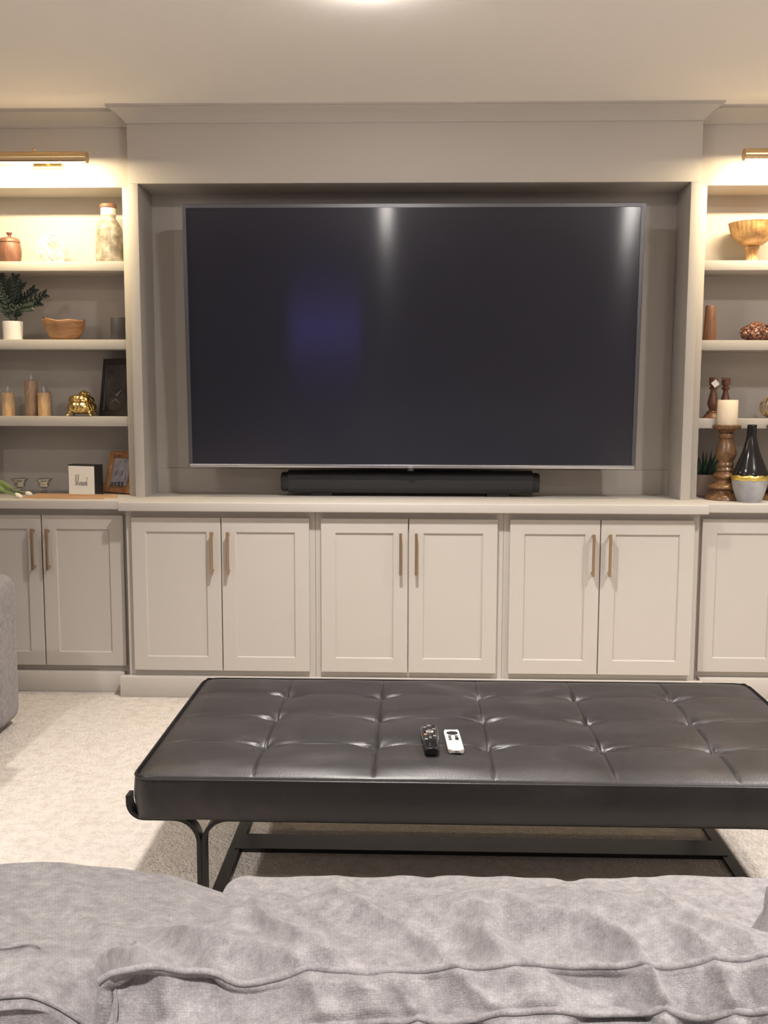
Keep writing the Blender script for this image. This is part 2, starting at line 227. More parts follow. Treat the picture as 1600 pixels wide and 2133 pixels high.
LEFT_ROWS=[[[-0.573,-3.22,0.447],[-0.524,-3.22,0.454],[-0.499,-3.22,0.457],[-0.463,-3.22,0.459],[-0.426,-3.22,0.459],[-0.384,-3.22,0.456],[-0.348,-3.22,0.454],[-0.318,-3.22,0.449],[-0.288,-3.22,0.445],[-0.258,-3.22,0.436],[-0.234,-3.22,0.428],[-0.216,-3.22,0.421],[-0.204,-3.22,0.409]],[[-0.573,-3.235,0.637],[-0.524,-3.235,0.644],[-0.499,-3.235,0.647],[-0.463,-3.235,0.649],[-0.426,-3.235,0.649],[-0.384,-3.235,0.646],[-0.348,-3.235,0.644],[-0.318,-3.235,0.639],[-0.288,-3.235,0.635],[-0.258,-3.235,0.626],[-0.234,-3.235,0.618],[-0.216,-3.235,0.611],[-0.204,-3.235,0.599]],[[-0.573,-3.26,0.685],[-0.524,-3.26,0.692],[-0.499,-3.26,0.695],[-0.463,-3.26,0.697],[-0.426,-3.26,0.697],[-0.384,-3.26,0.694],[-0.348,-3.26,0.692],[-0.318,-3.26,0.687],[-0.288,-3.26,0.683],[-0.258,-3.26,0.674],[-0.234,-3.26,0.666],[-0.216,-3.26,0.659],[-0.204,-3.26,0.647]],[[-0.573,-3.28,0.697],[-0.524,-3.28,0.704],[-0.499,-3.28,0.707],[-0.463,-3.28,0.709],[-0.426,-3.28,0.709],[-0.384,-3.28,0.706],[-0.348,-3.28,0.704],[-0.318,-3.28,0.699],[-0.288,-3.28,0.695],[-0.258,-3.28,0.686],[-0.234,-3.28,0.678],[-0.216,-3.28,0.671],[-0.204,-3.28,0.659]],[[-0.508,-3.42,0.722],[-0.464,-3.42,0.724],[-0.442,-3.42,0.726],[-0.41,-3.42,0.724],[-0.377,-3.42,0.723],[-0.34,-3.42,0.722],[-0.307,-3.42,0.721],[-0.281,-3.42,0.718],[-0.254,-3.42,0.715],[-0.227,-3.42,0.713],[-0.206,-3.42,0.708],[-0.19,-3.42,0.705],[-0.179,-3.42,0.699]],[[-0.458,-3.525,0.733],[-0.419,-3.525,0.735],[-0.399,-3.525,0.736],[-0.37,-3.525,0.739],[-0.34,-3.525,0.739],[-0.306,-3.525,0.735],[-0.277,-3.525,0.731],[-0.253,-3.525,0.728],[-0.228,-3.525,0.724],[-0.204,-3.525,0.719],[-0.185,-3.525,0.715],[-0.17,-3.525,0.712],[-0.161,-3.525,0.71]],[[-0.44,-3.565,0.734],[-0.402,-3.565,0.736],[-0.383,-3.565,0.737],[-0.355,-3.565,0.739],[-0.327,-3.565,0.736],[-0.294,-3.565,0.725],[-0.266,-3.565,0.717],[-0.243,-3.565,0.711],[-0.219,-3.565,0.707],[-0.196,-3.565,0.703],[-0.177,-3.565,0.699],[-0.163,-3.565,0.696],[-0.154,-3.565,0.694]],[[-0.427,-3.595,0.723],[-0.39,-3.595,0.725],[-0.371,-3.595,0.726],[-0.344,-3.595,0.728],[-0.317,-3.595,0.721],[-0.285,-3.595,0.703],[-0.258,-3.595,0.692],[-0.235,-3.595,0.683],[-0.213,-3.595,0.679],[-0.19,-3.595,0.674],[-0.172,-3.595,0.67],[-0.158,-3.595,0.668],[-0.149,-3.595,0.666]],[[-0.427,-3.599,0.703],[-0.39,-3.599,0.705],[-0.371,-3.599,0.706],[-0.344,-3.599,0.708],[-0.317,-3.599,0.701],[-0.285,-3.599,0.683],[-0.258,-3.599,0.672],[-0.235,-3.599,0.663],[-0.213,-3.599,0.659],[-0.19,-3.599,0.654],[-0.172,-3.599,0.65],[-0.158,-3.599,0.648],[-0.149,-3.599,0.646]],[[-0.427,-3.595,0.623],[-0.39,-3.595,0.625],[-0.371,-3.595,0.626],[-0.344,-3.595,0.628],[-0.317,-3.595,0.621],[-0.285,-3.595,0.603],[-0.258,-3.595,0.592],[-0.235,-3.595,0.583],[-0.213,-3.595,0.579],[-0.19,-3.595,0.574],[-0.172,-3.595,0.57],[-0.158,-3.595,0.568],[-0.149,-3.595,0.566]],[[-0.427,-3.575,0.423],[-0.39,-3.575,0.425],[-0.371,-3.575,0.426],[-0.344,-3.575,0.428],[-0.317,-3.575,0.421],[-0.285,-3.575,0.403],[-0.258,-3.575,0.392],[-0.235,-3.575,0.383],[-0.213,-3.575,0.379],[-0.19,-3.575,0.374],[-0.172,-3.575,0.37],[-0.158,-3.575,0.368],[-0.149,-3.575,0.366]]]

# ------------------------------------------------------------------ builders
def wloc(o):
    v = Vector((0, 0, 0))
    while o: v += o.location; o = o.parent
    return v
def link(name, me, m, parent=None, loc=(0, 0, 0)):
    o = bpy.data.objects.new(name, me); COL.objects.link(o)
    if m: me.materials.append(M[m] if isinstance(m, str) else m)
    if parent: o.parent = parent
    o.location = loc
    return o
def obj(name, bm, m, parent=None, local=False, sharp=0.6, origin=None):
    """Link a bmesh modelled in world space (or, with local, in its parent's space) as one object."""
    bmesh.ops.recalc_face_normals(bm, faces=bm.faces)
    for f in bm.faces: f.smooth = True
    for e in bm.edges:
        e.smooth = not (len(e.link_faces) == 2 and e.calc_face_angle(0) > sharp)
    base = Vector((0, 0, 0))
    if parent and not local: base = wloc(parent)
    loc = Vector((0, 0, 0))
    if not parent and not local:
        co = [v.co for v in bm.verts]
        loc = Vector(origin) if origin else Vector(((min(c.x for c in co)+max(c.x for c in co))/2, (min(c.y for c in co)+max(c.y for c in co))/2, min(c.z for c in co)))
    bmesh.ops.translate(bm, vec=-(base + loc), verts=bm.verts)
    me = bpy.data.meshes.new(name); bm.to_mesh(me); bm.free()
    return link(name, me, m, parent, loc)
def thing(name, label, cat, loc=(0, 0, 0), group=None, rot=(0, 0, 0)):
    o = bpy.data.objects.new(name, None); COL.objects.link(o); o.empty_display_size = 0.05
    o.location = loc; o.rotation_euler = rot; return tag(o, label, cat, group)
def tag(o, label, cat=None, group=None):
    o['label'] = label
    if cat: o['category'] = cat
    if group: o['group'] = group
    return o
def struct(o, label=None):
    o['kind'] = 'structure'
    if label: o['label'] = label
    return o
def copy_tree(o, parent=None):
    c = o.copy(); COL.objects.link(c)
    if parent: c.parent = parent
    for ch in o.children: copy_tree(ch, c)
    return c
def bx(bm, x0, x1, y0, y1, z0, z1, bevel=0.0, seg=2):
    r = bmesh.ops.create_cube(bm, size=1.0); vs = r['verts']
    for v in vs:
        v.co = Vector((x0 + (v.co.x + .5) * (x1 - x0), y0 + (v.co.y + .5) * (y1 - y0), z0 + (v.co.z + .5) * (z1 - z0)))
    if bevel > 0:
        es = list({e for v in vs for e in v.link_edges})
        bmesh.ops.bevel(bm, geom=es, offset=bevel, segments=seg, profile=0.5, affect='EDGES')
    return bm
def box(x0, x1, y0, y1, z0, z1, bevel=0.002, seg=2): return bx(bmesh.new(), x0, x1, y0, y1, z0, z1, bevel, seg)
def lathe(prof, cx=0, cy=0, cz=0, seg=32, bm=None, fn=None):
    bm = bm or bmesh.new(); rings = []
    for r, z in prof:
        if r < 1e-5: rings.append([bm.verts.new((cx, cy, cz + z))]); continue
        ring = []
        for i in range(seg):
            a = 2 * math.pi * i / seg; rr = r * (fn(a, z) if fn else 1)
            ring.append(bm.verts.new((cx + rr * math.cos(a), cy + rr * math.sin(a), cz + z)))
        rings.append(ring)
    for a, b in zip(rings, rings[1:]):
        for i in range(seg):
            j = (i + 1) % seg
            if len(a) == 1 and len(b) == 1: break
            if len(a) == 1: bm.faces.new((a[0], b[i], b[j]))
            elif len(b) == 1: bm.faces.new((a[i], a[j], b[0]))
            else: bm.faces.new((a[i], a[j], b[j], b[i]))
    if len(rings[0]) > 1: bm.faces.new(rings[0])
    if len(rings[-1]) > 1: bm.faces.new(rings[-1])
    return bm
def smooth_prof(prof, n=4):
    out = []
    for i in range(len(prof) - 1):
        p0 = prof[max(i - 1, 0)]; p1 = prof[i]; p2 = prof[i + 1]; p3 = prof[min(i + 2, len(prof) - 1)]
        for k in range(n):
            t = k / n
            out.append(tuple(max(0.0, cr(p0[d], p1[d], p2[d], p3[d], t)) if d == 0 else cr(p0[d], p1[d], p2[d], p3[d], t) for d in (0, 1)))
    out.append(prof[-1]); return out
def cr(a, b, c, d, t):
    return 0.5 * ((2*b) + (-a + c)*t + (2*a - 5*b + 4*c - d)*t*t + (-a + 3*b - 3*c + d)*t*t*t)
def crv(ps, t):
    i = min(int(t), len(ps) - 2); f = t - i
    a, b, c, d = ps[max(i-1, 0)], ps[i], ps[i+1], ps[min(i+2, len(ps)-1)]
    return Vector([cr(a[k], b[k], c[k], d[k], f) for k in range(3)])
def smooth_path(ps, n=6): return [crv(ps, i / n) for i in range((len(ps) - 1) * n)] + [Vector(ps[-1])]
def sweep(pts, section, bm=None, closed=False, ref=Vector((0, 0, 1)), scale=None, caps=True):
    """Sweep a 2D section (list of (u, v)) along pts."""
    bm = bm or bmesh.new(); pts = [Vector(p) for p in pts]; n = len(pts); rings = []
    for i, p in enumerate(pts):
        a = pts[(i - 1) % n] if (closed or i > 0) else p; b = pts[(i + 1) % n] if (closed or i < n - 1) else p
        t = (b - a); t = t.normalized() if t.length > 1e-9 else Vector((0, 0, 1))
        r = ref if abs(t.dot(ref)) < 0.98 else Vector((1, 0, 0))
        u = t.cross(r).normalized(); v = u.cross(t).normalized(); s = scale[i] if scale else 1.0
        rings.append([bm.verts.new(p + u * x * s + v * y * s) for x, y in section])
    m = len(section); rng = range(n) if closed else range(n - 1)
    for i in rng:
        A, B = rings[i], rings[(i + 1) % n]
        for k in range(m):
            l = (k + 1) % m; bm.faces.new((A[k], A[l], B[l], B[k]))
    if not closed and caps:
        bm.faces.new(rings[0]); bm.faces.new(rings[-1])
    return bm
def circ(r, n=8): return [(r * math.cos(2*math.pi*i/n), r * math.sin(2*math.pi*i/n)) for i in range(n)]
def tube(pts, r, bm=None, closed=False, n=8, scale=None): return sweep(pts, circ(r, n), bm, closed, scale=scale)
def rect_rings(loops, bm=None, close=True):
    """loops of (x0,x1,z0,z1,y) bridged one to the next."""
    bm = bm or bmesh.new(); R = []
    for x0, x1, z0, z1, y in loops:
        R.append([bm.verts.new(c) for c in ((x0, y, z0), (x1, y, z0), (x1, y, z1), (x0, y, z1))])
    n = len(R)
    for i in range(n if close else n - 1):
        A, B = R[i], R[(i + 1) % n]
        for k in range(4): bm.faces.new((A[k], A[(k+1) % 4], B[(k+1) % 4], B[k]))
    return bm
def frame_mesh(x0, x1, z0, z1, yf, yb, w, c=0.0015, dip=0.004):
    def I(d, y): return (x0 + d, x1 - d, z0 + d, z1 - d, y)
    return rect_rings([I(0, yb), I(0, yf + c), I(c, yf), I(w, yf), I(w + dip, yf + dip * 1.2), I(w + dip, yb)])
def rounded(half, r, n, plan_r=0.0):
    """Rounded box as a dense grid; returns bmesh centred on the origin."""
    bm = bmesh.new(); h = Vector(half); grid = {}
    def coord(k, axis):
        return -h[axis] + 2 * h[axis] * k / n[axis]
    def V(i, j, k):
        key = (i, j, k)
        if key not in grid: grid[key] = bm.verts.new((coord(i, 0), coord(j, 1), coord(k, 2)))
        return grid[key]
    nx, ny, nz = n
    for i in range(nx):
        for j in range(ny):
            for k in (0, nz): bm.faces.new((V(i, j, k), V(i+1, j, k), V(i+1, j+1, k), V(i, j+1, k)))
    for i in range(nx):
        for k in range(nz):
            for j in (0, ny): bm.faces.new((V(i, j, k), V(i+1, j, k), V(i+1, j, k+1), V(i, j, k+1)))
    for j in range(ny):
        for k in range(nz):
            for i in (0, nx): bm.faces.new((V(i, j, k), V(i, j+1, k), V(i, j+1, k+1), V(i, j, k+1)))
    for v in bm.verts: v.co = round_pt(v.co, h, r, plan_r)
    return bm
def round_pt(p, h, r, plan_r=0.0):
    p = Vector(p)
    if plan_r > 0:
        q = Vector((max(-h.x+plan_r, min(h.x-plan_r, p.x)), max(-h.y+plan_r, min(h.y-plan_r, p.y)), p.z)); d = p - q
        m = max(abs(d.x), abs(d.y))
        if d.length > 1e-9 and m > 1e-9: p = q + d * (m / d.length)
    q = Vector([max(-h[a]+r, min(h[a]-r, p[a])) for a in range(3)]); d = p - q
    m = max(abs(d.x), abs(d.y), abs(d.z))
    if d.length > 1e-9: p = q + d * (m / d.length)
    return p
def catmull_grid(rows, nu, nv):
    cols = []
    for r in rows: cols.append([crv(r, i * (len(r) - 1) / nu) for i in range(nu + 1)])
    out = []
    for j in range(nv + 1):
        t = j * (len(rows) - 1) / nv
        out.append([crv([c[i] for c in cols], t) for i in range(nu + 1)])
    return out
def grid_mesh(P, bm=None):
    bm = bm or bmesh.new(); V = [[bm.verts.new(p) for p in r] for r in P]; uvl = bm.loops.layers.uv.new('cloth')
    m = len(P) // 2; U = [0.0]; W2 = [0.0]; c = len(P[0]) // 2
    for i in range(1, len(P[0])): U.append(U[-1] + (Vector(P[m][i]) - Vector(P[m][i-1])).length)
    for j in range(1, len(P)): W2.append(W2[-1] + (Vector(P[j][c]) - Vector(P[j-1][c])).length)
    for j in range(len(V) - 1):
        a, b = V[j], V[j+1]
        for i in range(len(a) - 1):
            f = bm.faces.new((a[i], a[i+1], b[i+1], b[i]))
            for l, (p, q) in zip(f.loops, ((i, j), (i+1, j), (i+1, j+1), (i, j+1))): l[uvl].uv = (U[p], W2[q])
    return bm
def text_mesh(body, size, extrude=0.0004):
    c = bpy.data.curves.new('t', 'FONT'); c.body = body; c.size = size; c.extrude = extrude; c.align_x = 'CENTER'; c.align_y = 'CENTER'
    o = bpy.data.objects.new('t', c); COL.objects.link(o)
    bpy.context.view_layer.update()
    me = bpy.data.meshes.new_from_object(o.evaluated_get(bpy.context.evaluated_depsgraph_get()))
    bpy.data.objects.remove(o, do_unlink=True); bpy.data.curves.remove(c)
    bm = bmesh.new(); bm.from_mesh(me); bpy.data.meshes.remove(me)
    return bm

# ------------------------------------------------------------------ the room
XW, YR, ZC = 2.75, -8.2, 2.50
struct(obj('floor', box(-XW-.1, XW+.1, YR-.1, .5, -.06, 0, 0), 'carpet'), 'beige loop pile carpet')
struct(obj('ceiling', box(-XW-.1, XW+.1, YR-.1, .5, ZC, ZC+.06, 0), 'ceiling'), 'off-white painted ceiling')
struct(obj('wall_back', box(-XW-.1, XW+.1, .40, .5, 0, ZC, 0), 'wall'), 'taupe wall behind the built-in cabinets')
struct(obj('wall_left', box(-XW-.1, -XW, YR, .40, 0, ZC, 0), 'wall'), 'taupe side wall')
struct(obj('wall_right', box(XW, XW+.1, YR, .40, 0, ZC, 0), 'wall'), 'taupe side wall')
struct(obj('wall_rear', box(-XW-.1, XW+.1, YR-.1, YR, 0, ZC, 0), 'wall'), 'taupe wall opposite the television')
win = struct(obj('window_1', frame_mesh(-1.55, -.60, 1.15, 1.60, YR+.05, YR, .05), 'white'), 'window with dusk light opposite the television')
obj('pane', box(-1.50, -.65, YR+.012, YR+.02, 1.20, 1.55, 0), 'dusk', win)

# crown moulding: a cove profile mitred round the projecting centre unit
CP = [(0.0, 2.436), (0.006, 2.436), (0.006, 2.444), (0.010, 2.448), (0.016, 2.453), (0.024, 2.461), (0.034, 2.470), (0.046, 2.478), (0.058, 2.484), (0.062, 2.487), (0.062, 2.492), (0.070, 2.492), (0.070, ZC)]
def crown(paths):
    bm = bmesh.new(); R = [[bm.verts.new((x, y, z)) for x, y in paths(p)] for p, z in CP]
    for a, b in zip(R, R[1:]):
        for i in range(len(a) - 1): bm.faces.new((a[i], a[i+1], b[i+1], b[i]))
    return bm
XP, XI, XO, YS = 1.213, 1.172, 1.258, 0.065       # pillar outer and inner edge, bookcase opening edge, bookcase face
XE = 1.985                                        # far end of the bookcases
struct(obj('trim_1', crown(lambda p: [(-XP-p, YS), (-XP-p, -p), (XP+p, -p), (XP+p, YS)]), 'paint', sharp=0.5), 'painted crown moulding over the television alcove')
struct(obj('trim_2', crown(lambda p: [(-XE-p, .36), (-XE-p, YS-p), (-XP-.001, YS-p)]), 'paint', sharp=0.5), 'painted crown moulding over the left bookcase')
struct(obj('trim_3', crown(lambda p: [(XP+.001, YS-p), (XE+p, YS-p), (XE+p, .36)]), 'paint', sharp=0.5), 'painted crown moulding over the right bookcase')

def ceiling_light(x, y, label):
    t = thing('recessed_ceiling_light', label, 'ceiling light', (x, y, ZC), 'recessed ceiling lights')
    obj('trim_ring', lathe([(.052, -.004), (.056, -.010), (.082, -.007), (.086, 0), (.05, 0), (.05, -.002)], x, y, ZC, 40), 'white', t)
    obj('lens', lathe([(.0515, -.003), (.050, -.014), (.044, -.020), (.030, -.025), (.015, -.027), (0, -.0275)], x, y, ZC, 32), 'lens', t)
    ld = bpy.data.lights.new('downlight', 'SPOT'); ld.energy = DOWNLIGHT_W; ld.color = DOWNLIGHT_COL
    ld.shadow_soft_size = 0.05; ld.spot_size = math.radians(112); ld.spot_blend = 1.0
    lo = bpy.data.objects.new('downlight', ld); COL.objects.link(lo); lo.parent = t; lo.location = (0, 0, -.055)
for x, y, where in DOWNLIGHTS: ceiling_light(x, y, 'round recessed ceiling light ' + where)

# ------------------------------------------------------------------ television alcove
ZT = 0.845
AT, AB = 2.189, 0.245                              # alcove top, alcove back
al = thing('television_alcove', 'greige painted panelled alcove with pillars framing the television', 'built-in', (0, 0, ZT))
for s in (-1, 1):
    obj('pillar', box(min(s*XI, s*XP), max(s*XI, s*XP), 0, .02, ZT, AT, .0015), 'paint', al)
    obj('side_panel', box(min(s*(XI+.002), s*(XP-.001)), max(s*(XI+.002), s*(XP-.001)), .02, AB+.02, ZT, AT, 0), 'paint', al)
obj('fascia', box(-XP, XP, 0, .02, AT, ZC, .0015), 'paint', al)
obj('top_panel', box(-XP+.001, XP-.001, .02, AB+.02, AT+.002, AT+.02, 0), 'paint', al)
obj('back_panel', box(-XI-.002, XI+.002, AB, AB+.018, ZT, AT+.002, 0), 'paint', al)
obj('back_rail', box(-XI-.0015, XI+.0015, AB-.008, AB, ZT, .957, .0015), 'paint', al)
for s in (-1, 1):
    obj('return_panel', box(min(s*(XP-.018), s*XP), max(s*(XP-.018), s*XP), .02, YS+.02, AT, ZC-.001, 0), 'paint', al)

# ------------------------------------------------------------------ bookcases
SH = [(1.832, 1.873), (1.493, 1.535), (1.154, 1.197)]
YB = 0.30
def bookcase(s, label):
    t = thing('bookcase', label, 'bookcase', (s*1.62, YS, ZT), 'built-in bookcases')
    def X(a, b): return (min(s*a, s*b), max(s*a, s*b))
    for a, b in ((XP+.001, XO), (XE-.045, XE)):
        obj('stile', box(*X(a, b), YS, YS+.02, ZT, 2.186, .0012), 'paint', t)
    obj('fascia', box(*X(XP+.001, XE), YS, YS+.02, 2.186, ZC-.001, .0012), 'paint', t)
    obj('top_panel', box(*X(XP+.02, XE-.002), YS+.02, YB, 2.188, 2.206, 0), 'paint', t)
    obj('back_panel', box(*X(XP+.02, XE), YB, YB+.015, ZT, 2.206, 0), 'paint', t)
    for a, b in ((XP+.022, XO-.001), (XE-.044, XE)):
        obj('side_panel', box(*X(a, b), YS+.02, YB, ZT, 2.186, 0), 'paint', t)
    for z0, z1 in SH:
        obj('shelf', box(*X(XO-.0005, XE-.0445), YS, YB, z0, z1, .0015), 'paint', t)
    return t
bookcase(-1, 'greige built-in bookcase left of the television under a brass picture light')
bookcase(1, 'greige built-in bookcase right of the television holding candlesticks and footed bowl')

# ------------------------------------------------------------------ worktops
def worktop(x0, x1, yf, yb, label):
    tag(obj('worktop', box(x0, x1, yf, yb, .807, ZT, .003, 3), 'paint'), label, 'worktop', 'greige worktops')
XC0, XC1 = -1.230, 1.236
worktop(XC0, XC1, -.220, AB+.02, 'long greige worktop under the television and soundbar')
worktop(-XE-.02, XC0, -.155, YB, 'greige worktop under the left bookcase with white sign and photo frame')
worktop(XC1, XE+.02, -.155, YB, 'greige worktop under the right bookcase with candle pillars and vase')

# ------------------------------------------------------------------ base cabinets
def pull_mesh():
    bm = box(-.006, .006, -.034, -.024, -.09, .09, .0015)
    for z in (-.078, .078): bx(bm, -.005, .005, -.026, 0, z-.005, z+.005, .001, 1)
    bmesh.ops.recalc_face_normals(bm, faces=bm.faces)
    me = bpy.data.meshes.new('handle'); bm.to_mesh(me); bm.free(); me.materials.append(M['pull']); return me
PULL = pull_mesh()
def door(x0, x1, z0, z1, yf, hx, parent):
    d = obj('door', frame_mesh(x0, x1, z0, z1, yf, yf+.02, .060), 'paint', parent)
    obj('panel', box(x0+.058, x1-.058, yf+.007, yf+.016, z0+.058, z1-.058, 0), 'paint', d)
    h = bpy.data.objects.new('handle', PULL); COL.objects.link(h); h.parent = d
    h.location = Vector((hx, yf, .631)) - wloc(d); h['label'] = 'brushed bronze bar handle'
def cabinet(x0, x1, yf, yb, doors, label):
    t = thing('base_cabinet', label, 'cabinet', ((x0+x1)/2, yf, 0), 'built-in base cabinets')
    obj('body', box(x0, x1, yf+.021, yb, .0, .806, .001, 1), 'paint', t)
    for a, b, hx in doors: door(a, b, .114, .777, yf, hx, t)
YD = -.184
cabinet(-XP, -.4035, YD, AB, [(-1.186, -.8045, -.839), (-.8005, -.428, -.770)], 'greige two-door cabinet under the left end of the television')
cabinet(-.4025, .3935, YD, AB, [(-.378, -.0095, -.040), (-.0045, .368, .026)], 'middle greige two-door cabinet below the soundbar')
cabinet(.3945, XP, YD, AB, [(.420, .797, .767), (.801, 1.190, .836)], 'greige two-door cabinet under the right end of the television')
YD2 = -.120
cabinet(-XE, -XP-.001, YD2, YB, [(-1.945, -1.5975, -1.628), (-1.5925, -1.239, -1.564)], 'greige two-door cabinet under the left bookcase')
cabinet(XP+.001, XE, YD2, YB, [(1.239, 1.5925, 1.564), (1.5975, 1.945, 1.628)], 'greige two-door cabinet under the right bookcase')
def plinth(name, x0, x1, yf, yb, label): struct(obj(name, box(x0, x1, yf, yb, 0, .088, .002), 'paint'), label)
plinth('baseboard_center', -1.245, 1.245, -.205, YD+.0205, 'painted baseboard under the centre cabinets')
plinth('baseboard_left', -XE-.01, -1.2455, -.138, YD2+.0205, 'painted baseboard under the left cabinet')
plinth('baseboard_right', 1.2455, XE+.01, -.138, YD2+.0205, 'painted baseboard under the right cabinet')

# ------------------------------------------------------------------ television and soundbar
def television():
    t = thing('television', 'large flat-screen television with thin grey bezel, switched off', 'television', (0, .02, .977), rot=(math.atan2(.05, 1.122), 0, 0))
    w, h = .978, 1.123; b = .017
    obj('housing', box(-w+.004, w-.004, .012, .060, .004, h-.004, .004), 'tv_body', t, True)
    bz = obj('bezel', rect_rings([(-w, w, 0, h, .02), (-w, w, 0, h, .002), (-w+.002, w-.002, .002, h-.002, 0), (-w+b, w-b, b, h-b, 0), (-w+b+.001, w-b-.001, b+.001, h-b-.001, .004), (-w+b+.001, w-b-.001, b+.001, h-b-.001, .02)]), 'tv_bezel', t, True, 0.3)
    obj('bottom_strip', box(-w+.004, w-.004, -.004, .001, .001, .0145, .0015), 'tv_bottom', bz, True)
    obj('screen', box(-w+b, w-b, .003, .012, b, h-b, 0), 'screen', t, True)
    bm = text_mesh('LG', .0125); bmesh.ops.rotate(bm, cent=(0, 0, 0), matrix=Matrix.Rotation(math.pi/2, 3, 'X'), verts=bm.verts)
    bmesh.ops.translate(bm, vec=(.0, -.0046, .0078), verts=bm.verts); obj('maker_logo', bm, 'white_ceramic', t, True)
    bm = box(-.014, .014, -.002, .014, -.013, .001, .002); obj('sensor_housing', bm, 'tv_body', t, True)
    bm = bmesh.new(); bmesh.ops.create_uvsphere(bm, u_segments=12, v_segments=8, radius=.0025); bmesh.ops.translate(bm, vec=(0, -.002, -.006), verts=bm.verts)
    obj('sensor', bm, 'silver', t, True)
    obj('wall_mount', box(-.35, .35, .060, .175, .30, .80, .004), 'tv_body', t, True)
television()
def soundbar():
    t = thing('soundbar', 'long black soundbar standing on the worktop beneath the television', 'soundbar', (-.005, .13, ZT))
    sec = []
    for k in range(24):
        a = 2*math.pi*k/24; c, s = math.cos(a), math.sin(a); e = 0.62
        sec.append((math.copysign(abs(c)**e, c)*.056, math.copysign(abs(s)**e, s)*.052))
    yc, zc = .125, ZT+.064
    obj('grille', sweep([(x, yc, zc) for x in (-.548, -.3, 0, .3, .540)], sec), 'soundbar', t)
    for x0, x1 in ((-.580, -.547), (.539, .572)):
        s = -1 if x0 < 0 else 1; m = (.0, .6, 1.0); pts = [(x0, yc, zc-.002), (x0+.006, yc, zc-.002), (x1-.006, yc, zc-.002), (x1, yc, zc-.002)]
        sc = [.90, .97, .97, .97] if s < 0 else [.97, .97, .97, .90]
        obj('end_cap', sweep(pts, [(u*.93, v*.86) for u, v in sec], scale=sc), 'tv_body', t)
    for x in (-.40, .39): obj('foot', box(x-.05, x+.05, yc-.03, yc+.03, ZT, ZT+.020, .004), 'tv_body', t)
soundbar()

# ------------------------------------------------------------------ picture lights
def picture_light(s, label):
    xc = s*1.575; y, z, r = -.115, 2.272, .0245
    t = thing('picture_light', label, 'picture light', (xc, YS, 2.28), 'brass picture lights')
    sec = []                                                       # hood open at the bottom
    a0, a1 = math.radians(-52), math.radians(232)
    for k in range(25):
        a = a0 + (a1-a0)*k/24; sec.append((r*math.cos(a), r*math.sin(a)))
    for k in range(25):
        a = a1 - (a1-a0)*k/24; sec.append(((r-.0015)*math.cos(a), (r-.0015)*math.sin(a)))
    obj('hood', sweep([(xc-.222, y, z), (xc+.222, y, z)], sec), 'brass', t)
    for e in (-1, 1):
        obj('end_cap', sweep([(xc+e*.222, y, z), (xc+e*.2225, y, z), (xc+e*.226, y, z)], circ(r, 32), scale=[1, 1, .93]), 'brass', t)
    obj('light_strip', box(xc-.215, xc+.215, y-.009, y+.009, z-.0205, z-.012, .003), 'led', t)
    obj('wall_plate', box(xc-.062, xc+.062, YS-.016, YS, 2.262, 2.292, .003), 'bright_brass', t)
    obj('arm', tube(smooth_path([(xc, YS-.010, 2.285), (xc, YS-.07, 2.290), (xc, -.06, 2.300), (xc, y, z+r-.001)], 6), .006, n=12), 'brass', t)
    obj('knob', lathe(smooth_prof([(.003, 0), (.003, .006), (.007, .009), (.007, .014), (0, .017)]), xc, y, z+r-.002, 16), 'brass', t)
    ld = bpy.data.lights.new('picture_lamp', 'AREA'); ld.shape = 'RECTANGLE'; ld.size = .43; ld.size_y = .018
    ld.energy = PICTURE_W; ld.color = PICTURE_COL; ld.spread = math.radians(180)
    lo = bpy.data.objects.new('picture_lamp', ld); COL.objects.link(lo); lo.parent = t
    lo.location = Vector((xc, y, z-.0232)) - Vector((xc, YS, 2.28)); lo.rotation_euler = (math.radians(30), 0, 0)
picture_light(-1, 'brushed brass picture light over the left bookcase')
picture_light(1, 'brushed brass picture light over the right bookcase')

